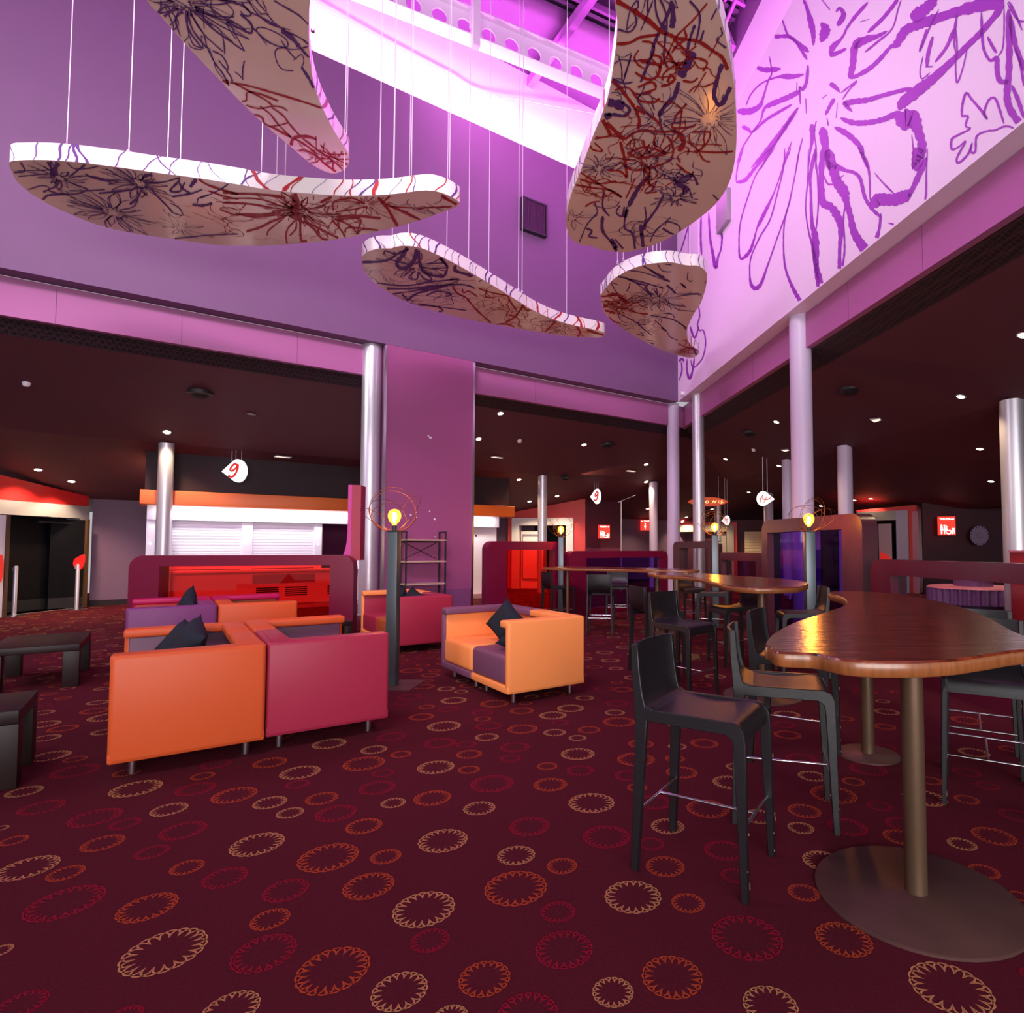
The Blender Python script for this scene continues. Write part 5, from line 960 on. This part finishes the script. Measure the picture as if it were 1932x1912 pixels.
N14 = [(.11, ((-.72, -.05), (-.5, .12), (-.35, .5))), (.10, ((-.55, .1), (-.62, -.2), (-.6, -.55))), (.13, ((-.36, .15), (-.3, -.05), (-.1, -.12), (.2, -.1), (.55, .12))), (.10, ((.1, .28), (-.05, -.1), (-.28, -.6)))]
N11 = [(.13, ((-.55, .0), (-.3, .2), (-.1, .5))), (.12, ((-.2, .3), (-.35, -.35))), (.13, ((.0, .0), (.2, .2), (.35, .5))), (.12, ((.3, .35), (.15, -.45)))]
dropsign('hanging white leaf sign with red 9 above the white counter', 441, 888, 13.0, 43, 44, False, .15, N9, (-.25, .08, .55))
dropsign('small hanging white leaf sign with red 9 near the coral doorway', 1125, 936.5, 19.0, 21, 29, False, .5, N9, (-.3, .1, .5))
dropsign('white leaf sign with red 14 hanging above the tall screen', 1445, 941, 17.0, 33, 28, True, -.1, N14, (-.3, .2))
dropsign('smallest white leaf sign with red 11 beside the distant lamp', 1370, 982, 21.0, 15, 18, False, .1, N11, (-.2, .4))
c = ond(1336, 947, 20.5); k = 20.5/F; es = thing('oval_sign', 'orange oval hanging sign with pale numbers behind the steel corner column', 'sign', c)
MB().prism([(38*k*math.cos(a), 0, 8.6*k*math.sin(a)*(1 if abs(math.cos(a)) < .2 else (1-abs(math.cos(a))**3*.35))) for a in [2*PI*q/40 for q in range(40)]], (0, .08, 0)).build('panel', 'sign_orange', es)
ik = Ink(lambda x, y: Vector(((x-1336)*k, -.005, (947-y)*k)))
for pts in (((1308, 951), (1311, 945)), ((1315, 948), (1318, 945), (1321, 948), (1318, 950), (1315, 948)), ((1331, 948), (1334, 945), (1337, 947), (1334, 950), (1331, 948)), ((1343, 951), (1347, 944)), ((1348, 950), (1352, 944)), ((1344, 947), (1351, 946.5)), ((1355, 948), (1357, 944.5)), ((1355, 948), (1358, 950)), ((1359, 946), (1363, 945), (1360, 950), (1366, 948))): ik.stroke(pts, 1.3)
flat('numbers', ik.v, ik.f, ['yellow'], es)
MB().tube([(20*k, .04, 6*k), (20*k, .04, ceilz(c)-c.z)], .006, 4).tube([(-20*k, .04, 6*k), (-20*k, .04, ceilz(c)-c.z)], .006, 4).build('wires', 'wire', es)
def txt(body, size, loc, parent, m):
    cu = bpy.data.curves.new('lettering', 'FONT'); cu.body = body; cu.size = size; cu.align_x = 'CENTER'; cu.align_y = 'CENTER'; cu.extrude = .002; cu.offset = .004*size/.1
    cu.materials.append(M[m]); dg = bpy.context.evaluated_depsgraph_get()
    o = bpy.data.objects.new('lettering_src', cu); C.objects.link(o); bpy.context.view_layer.update()
    me = bpy.data.meshes.new_from_object(o.evaluated_get(bpy.context.evaluated_depsgraph_get())); me.name = 'lettering'
    bpy.data.objects.remove(o); q = bpy.data.objects.new('lettering', me); C.objects.link(q); q.parent = parent; q.location = loc; q.rotation_euler = (PI/2, 0, 0); return q
def fig(m, x, z0, h, wd, woman=False):
    y = -.006; r = h*.1
    m.prism([(x+r*math.cos(a), y, z0+h-r+r*math.sin(a)) for a in [2*PI*k/12 for k in range(12)]], (0, .004, 0))
    w2 = wd/2; top = z0+h-2.2*r
    if woman: m.prism([(x-w2*.45, y, top), (x+w2*.45, y, top), (x+w2, y, z0+h*.36), (x+w2*.4, y, z0+h*.34), (x+w2*.35, y, z0), (x-w2*.35, y, z0), (x-w2*.4, y, z0+h*.34), (x-w2, y, z0+h*.36)], (0, .004, 0))
    else: m.prism([(x-w2*.8, y, top), (x+w2*.8, y, top), (x+w2, y, z0+h*.4), (x+w2*.6, y, z0+h*.4), (x+w2*.5, y, z0), (x-w2*.5, y, z0), (x-w2*.6, y, z0+h*.4), (x-w2, y, z0+h*.4)], (0, .004, 0))
def arrow(m, x0, x1, z, s):
    y = -.006; d = 1 if x1 > x0 else -1
    m.prism([(x0, y, z-s*.35), (x1-d*s*1.3, y, z-s*.35), (x1-d*s*1.3, y, z-s), (x1, y, z), (x1-d*s*1.3, y, z+s), (x1-d*s*1.3, y, z+s*.35), (x0, y, z+s*.35)], (0, .004, 0))
def wc(m, x, z, s):
    y = -.006
    m.prism([(x-.25*s+.11*s*math.cos(a), y, z+1.0*s+.11*s*math.sin(a)) for a in [2*PI*k/12 for k in range(12)]], (0, .004, 0))
    for k in range(22):
        a0, a1 = 2.2+k*4.2/22, 2.2+(k+1)*4.2/22
        m.prism([(x+q*s*math.cos(a), y, z+.36*s+q*s*math.sin(a)) for q, a in ((.26, a0), (.26, a1), (.38, a1), (.38, a0))], (0, .004, 0))
    m.prism([(x-.3*s, y, z+.85*s), (x-.18*s, y, z+.85*s), (x-.14*s, y, z+.55*s), (x+.25*s, y, z+.55*s), (x+.48*s, y, z+.05*s), (x+.36*s, y, z), (x+.16*s, y, z+.43*s), (x-.26*s, y, z+.43*s)], (0, .004, 0))
def wcsign(label, x0, x1, y0, y1, d, rz, kind):
    p = ond(x0, y1, d); k = d/F; w_ = (x1-x0)*k; h_ = (y1-y0)*k
    t = thing('toilet_sign', label, 'sign', p, rz)
    MB().box(0, w_, 0, .14, 0, h_).build('light_box', 'sign_red', t)
    m = MB(); sz = h_*.085
    if kind == 'all':
        arrow(m, w_*.68, w_*.94, h_*.86, sz*.7); fig(m, w_*.15, h_*.06, h_*.52, w_*.17); fig(m, w_*.33, h_*.06, h_*.50, w_*.16, True); wc(m, w_*.58, h_*.05, h_*.40); fig(m, w_*.80, h_*.06, h_*.32, w_*.08); fig(m, w_*.91, h_*.06, h_*.32, w_*.09, True)
        txt('TOILETS', w_*.165, (w_*.35, -.006, h_*.86), t, 'sign_pict')
    else:
        arrow(m, w_*.28, w_*.05, h_*.86, sz*.8); fig(m, w_*.45, h_*.08, h_*.62, w_*.2, True); txt('TOILETS', w_*.165, (w_*.64, -.006, h_*.86), t, 'sign_pict')
    m.build('pictograms', 'sign_pict', t)
wcsign('lit red toilets sign with white figures on the dark wall at far right', 1772, 1800, 975, 1010, 17.6, -.25, 'all')
wcsign('lit red toilets sign with white figures left of the thin pole', 1131, 1152, 990.5, 1016.5, 20.6, .35, 'all')
wcsign('small red toilets sign with one figure partly behind the pale pink column', 1208.5, 1228, 981, 1001, 24.5, 0, 'one')
# scalloped plate on the dark wall
p = ond(1848, 1011, 17.55); k = 17.55/F; pl = thing('wall_plate', 'round lilac scalloped plate on the dark wall at far right', 'wall plate', p, -.2)
MB().prism([(r_*k*math.cos(a), 0, r_*1.18*k*math.sin(a)) for q in range(72) for a in [2*PI*q/72] for r_ in [15.6+.5*math.cos(18*a)]], (0, .03, 0)).build('disc', 'plate', pl)
m = MB()
for q in range(18): a = 2*PI*(q+.5)/18; m.prism([(13.9*k*math.cos(a)+.9*k*math.cos(b), -.004, 16.3*k*math.sin(a)+.9*k*math.sin(b)) for b in [2*PI*j/8 for j in range(8)]], (0, .004, 0))
m.build('rim_dots', 'blackgap', pl)
m = MB(); m.ringprism([(5*k*math.cos(a), -.006, 5.8*k*math.sin(a)) for a in [2*PI*j/28 for j in range(28)]], [[(3.3*k*math.cos(a), -.006, 3.9*k*math.sin(a)) for a in [2*PI*j/28 for j in range(28)]]], (0, .006, 0)); m.build('centre_ring', mat('mauve_ring', (.25, .13, .22), .5), pl)
# scalloped banquette and red counter at right
p = ond(1834, HY, 12.6); bq = thing('round_banquette', 'round violet scalloped seat with pink top and raised drum, far right', 'seat', p)
R1 = .84
MB().prism([((R1+.035*math.cos(34*a))*math.cos(a), (R1+.035*math.cos(34*a))*math.sin(a), .25) for a in [2*PI*q/272 for q in range(272)]], (0, 0, .32)).build('fluted_skirt', 'purple_p', bq, smooth=60)
MB().lathe([(R1+.03, .57), (R1, .60), (.3, .61), (0, .61)], 64).build('seat_top', 'pink_p', bq, smooth=40)
MB().lathe([(.36, .6), (.36, .80), (.33, .82), (0, .82)], 48).build('centre_drum', 'purple_p', bq, smooth=40)
MB().lathe([(.62, 0), (.62, .25)], 48).build('plinth', mat('indigo_plinth', (.10, .05, .2), .5), bq, smooth=40)
p = ond(1940, HY, 8.9); rc = thing('red_counter', 'red counter end at the right edge behind the low screen', 'counter', p, -.05)
MB().box(0, 1.6, 0, .45, 0, zat(1043, 1911, 8.9)).build('body', mat('dark_red_laminate', (.36, .015, .025), .35), rc, bevel=.01); MB().box(-.015, 1.65, -.02, .46, zat(1043, 1911, 8.9), zat(1043, 1911, 8.9)+.03).build('top', 'pink_p', rc)
MB().box(.06, .16, -.02, .01, 1.2, 1.28).build('card_reader', 'grey', rc)
# ------------------------------------------------------------------ CEILING FITTINGS
LS = bpy.data.lights.new('downlight_beam', 'SPOT'); LS.energy = 140; LS.color = (1, .72, .42); LS.spot_size = 2.0; LS.spot_blend = .6; LS.shadow_soft_size = .05
def downlight(px, py, lab, grp, on=True, proto=[None]):
    p = onceil(px, py)
    if proto[0] is None:
        t = thing('downlight', lab, 'downlight', p, 0, grp)
        MB().lathe([(.085, -.004), (.085, -.012), (.06, -.012), (.055, .01)], 20).build('trim_ring', 'grey', t, smooth=40)
        MB().lathe([(0, -.014), (.058, -.014), (.058, .0)], 20).build('lens', 'led', t, smooth=40); proto[0] = t
    else: t = dup(proto[0], p, 0, lab, grp)
    nl, nr = nL(p), nR(p); z = ceilz(p)
    if z > 2.601:
        sl_ = V*(cL(nl+.05)-cL(nl))*20 if cL(nl) < cR(nr) else WN*(cR(nr+.05)-cR(nr))*20
        t.rotation_euler = Vector((-sl_.x, -sl_.y, 1)).to_track_quat('Z', 'Y').to_euler()
    s = bpy.data.objects.new('downlight_beam', LS); C.objects.link(s); s.location = p+Vector((0, 0, -.06))
for x, y, g_, lab in ((315, 815, 0, 'bright downlight just above the steel column before the left counter'), (72, 886, 0, 'bright downlight above the black doors, left one'), (135, 908, 0, 'bright downlight above the black doors, right one'), (286, 867, 0, 'bright downlight just left of the steel column before the counter'), (627, 916, 0, 'downlight close above the right part of the orange header'),
    (944, 780, 1, 'biggest bright downlight just right of the purple panel'), (903, 828, 1, 'bright downlight at the edge of the purple panel, below a bigger one'), (1102, 839, 1, 'bright downlight midway between purple panel and lilac corner column'), (1219, 876, 1, 'downlight left of the lilac corner column, higher of two'), (979, 905, 1, 'downlight left of the slim steel column top'), (1051, 936, 1, 'downlight right of the slim steel column, over the coral doorway'), (999, 946, 1, 'downlight left of the slim steel column, over the coral wall edge'), (1219, 909, 1, 'downlight just above the pale pink column'), (1222, 960, 1, 'downlight beside the pale pink column, near the small toilets sign'),
    (1369, 866, 2, 'downlight right of the steel corner column'), (1465, 796, 2, 'bright downlight left of the thick lilac column, higher one'), (1470, 879, 2, 'downlight left of the thick lilac column, lower one'), (1413, 929, 2, 'downlight left of the white 14 sign'), (1549, 955, 2, 'downlight right of the thick lilac column, above the tall screen'), (1612, 944, 2, 'downlight right of the lilac column behind the tall screen, left of two'), (1643, 941, 2, 'downlight over the right red doorway, right of two'), (1813, 748, 2, 'biggest bright downlight at far right'), (1849, 847, 2, 'bright downlight left of the right edge column, upper one'), (1870, 908, 2, 'bright downlight left of the right edge column, lower one'), (1931, 632, 2, 'downlight cut off by the right edge of the view'), (1295, 976, 2, 'tiny downlight between the two corner columns, upper right one'), (1288, 983, 2, 'tiny downlight between the two corner columns, lower left one'), (1343, 961, 2, 'tiny downlight below the orange oval sign'), (1337, 983, 2, 'tiny downlight beside the distant lamp hoops')):
    downlight(x, y, lab, ('left ceiling downlights', 'centre ceiling downlights', 'right ceiling downlights')[g_])
def onc(px, py): p = onceil(px, py); return p
p = onc(473, 782); t = thing('unlit_downlight', 'unlit recessed downlight above the left counter', 'downlight', p); MB().lathe([(.09, -.004), (.09, -.014), (.06, -.014), (.055, .01)], 20).build('trim_ring', 'grey', t); MB().lathe([(0, -.012), (.056, -.012), (.056, 0)], 20).build('lens', 'white', t)
for x, y, lab in ((50, 722, 'white smoke detector on the left ceiling'), (980, 831, 'white smoke detector right of the purple panel'), (1422, 848, 'white smoke detector on the ceiling right of the steel corner column')):
    p = onc(x, y); t = thing('smoke_detector', lab, 'smoke detector', p); MB().lathe([(.06, 0.02), (.06, -.02), (0, -.02)], 20).build('mount', 'white', t, smooth=40); MB().lathe([(.055, -.02), (.05, -.05), (.03, -.07), (0, -.07)], 20).build('sensor_head', 'white', t, smooth=40)
for x, y, lab in ((378, 743, 'round black ceiling speaker above the left counter'), (1605, 737, 'round black ceiling speaker right of the thick lilac column'), (1415, 818, 'round black ceiling speaker between the steel corner column and the thick lilac column'), (1145, 840, 'round black ceiling speaker left of the lilac corner column')):
    p = onc(x, y); t = thing('ceiling_speaker', lab, 'speaker', p); MB().lathe([(.22, .04), (.22, -.015), (.15, -.03)], 28).build('rim', 'blackmetal', t, smooth=40); MB().lathe([(.15, -.03), (.1, -.07), (0, -.08)], 28).build('cone', 'blackgap', t, smooth=40)
for x, y, lab in ((533, 862, 'flush white ceiling panel left of the tall steel column'), (937, 863, 'flush white ceiling panel just right of the purple panel'), (1190, 889, 'flush white ceiling panel left of the lilac corner column'), (1655, 793, 'flush white ceiling panel right of the thick lilac column'), (1484, 850, 'flush white ceiling panel left of the thick lilac column')):
    p = onc(x, y); t = thing('ceiling_panel_light', lab, 'panel light', p, .9); MB().box(-.17, .17, -.1, .1, -.012, .01).build('frame', 'grey', t); MB().box(-.15, .15, -.08, .08, -.016, -.01).build('diffuser', mat('panel_diffuser', (.8, .75, .7), .5, emit=.9, ecol=(1, .85, .7)), t)
p = onc(1066, 897); t = thing('spotlight', 'small black ceiling spotlight throwing a warm beam on the ceiling', 'spotlight', p)
MB().box(-.03, .03, -.03, .03, -.06, .01).build('bracket', 'blackmetal', t); MB().tube([(-.1, 0, -.1), (.08, 0, -.07)], .07, 14, .09).build('housing', 'blackmetal', t, smooth=50)
l = bpy.data.lights.new('ceiling_spot', 'SPOT'); l.energy = 120; l.color = (1, .5, .25); l.spot_size = .5; l.spot_blend = .5; l.shadow_soft_size = .03
o = bpy.data.objects.new('ceiling_spot', l); C.objects.link(o); o.location = p+Vector((.12, 0, -.12)); o.rotation_euler = (onc(1190, 885)-o.location+Vector((0, 0, -.05))).to_track_quat('-Z', 'Y').to_euler()
p = ond(1172, HY, 19.5); t = thing('thin_pole', 'thin grey pole with a slanting arm near the toilets sign', 'pole', (p.x, p.y, 0))
zt_ = zat(945, 1172, 19.5); MB().tube([(0, 0, 0), (0, 0, zt_)], .02, 8).build('pole', 'steel', t); MB().tube([(-.1, 0, zt_-.06), (.03, 0, zt_)], .02, 6).build('clamp', 'grey', t); MB().tube([(.03, 0, zt_), (.5, .2, zt_+.2)], .009, 5).build('arm', 'grey', t)
# wall fittings on the upper walls
vp_ = [onL(x, y, -.12) for x, y in ((986, 374), (1033, 388), (1033, 443), (986, 428))]; c = sum(vp_, Vector())/4
t = thing('wall_vent', 'square black louvred box high on the purple wall', 'vent', c, az); hw = (vp_[1]-vp_[0]).dot(U)/2; hh = abs(vp_[0].z-vp_[3].z)/2+.05
MB().ringprism([(-hw, 0, -hh), (hw, 0, -hh), (hw, 0, hh), (-hw, 0, hh)], [[(-hw+.04, 0, -hh+.04), (hw-.04, 0, -hh+.04), (hw-.04, 0, hh-.04), (-hw+.04, 0, hh-.04)]], (0, .12, 0)).build('casing', 'blackmetal', t)
g = MB(); n = 22
for k in range(n): x = -hw+.05+(2*hw-.1)*k/n; g.box(x, x+.018, .01, .03, -hh+.04, hh-.04)
tag(g.build('louvres', 'vent', t), kind='stuff'); MB().box(-hw+.03, hw-.03, .04, .11, -hh+.03, hh-.03).build('backing', 'vent', t)
q = [onR(x, y, -.1) for x, y in ((1351, 386), (1371, 362), (1371, 409), (1351, 437))]; c = sum(q, Vector())/4
t = thing('wall_box', 'grey box on the mural wall beside the biggest board', 'wall box', c, math.atan2(WD.y, WD.x)); hw = (q[1]-q[0]).dot(WD)/2; hh = .36
MB().box(-hw, hw, 0, .12, -hh, hh).build('cover', 'grey', t, bevel=.01); MB().box(-hw-.01, -hw+.05, -.01, .12, -hh*.6, -hh*.5).build('hinge', 'grey', t)
p = onR(1287, 743, -.06); t = thing('corner_camera', 'small white dome camera low in the corner of the mural wall', 'camera', p, math.atan2(WD.y, WD.x))
MB().lathe([(.06, -.05), (.06, .05), (0, .05)], 20).build('body', 'white', t, smooth=40).matrix_local = Matrix.Rotation(PI/2, 4, 'X')
MB().lathe([(.045, 0), (.04, .03), (.02, .055), (0, .06)], 20).build('black_dome', 'blackdoor', t, smooth=60).matrix_local = Matrix.Translation((-.02, .06, 0)) @ Matrix.Rotation(PI/2, 4, 'Y') @ Matrix.Rotation(PI, 4, 'X')
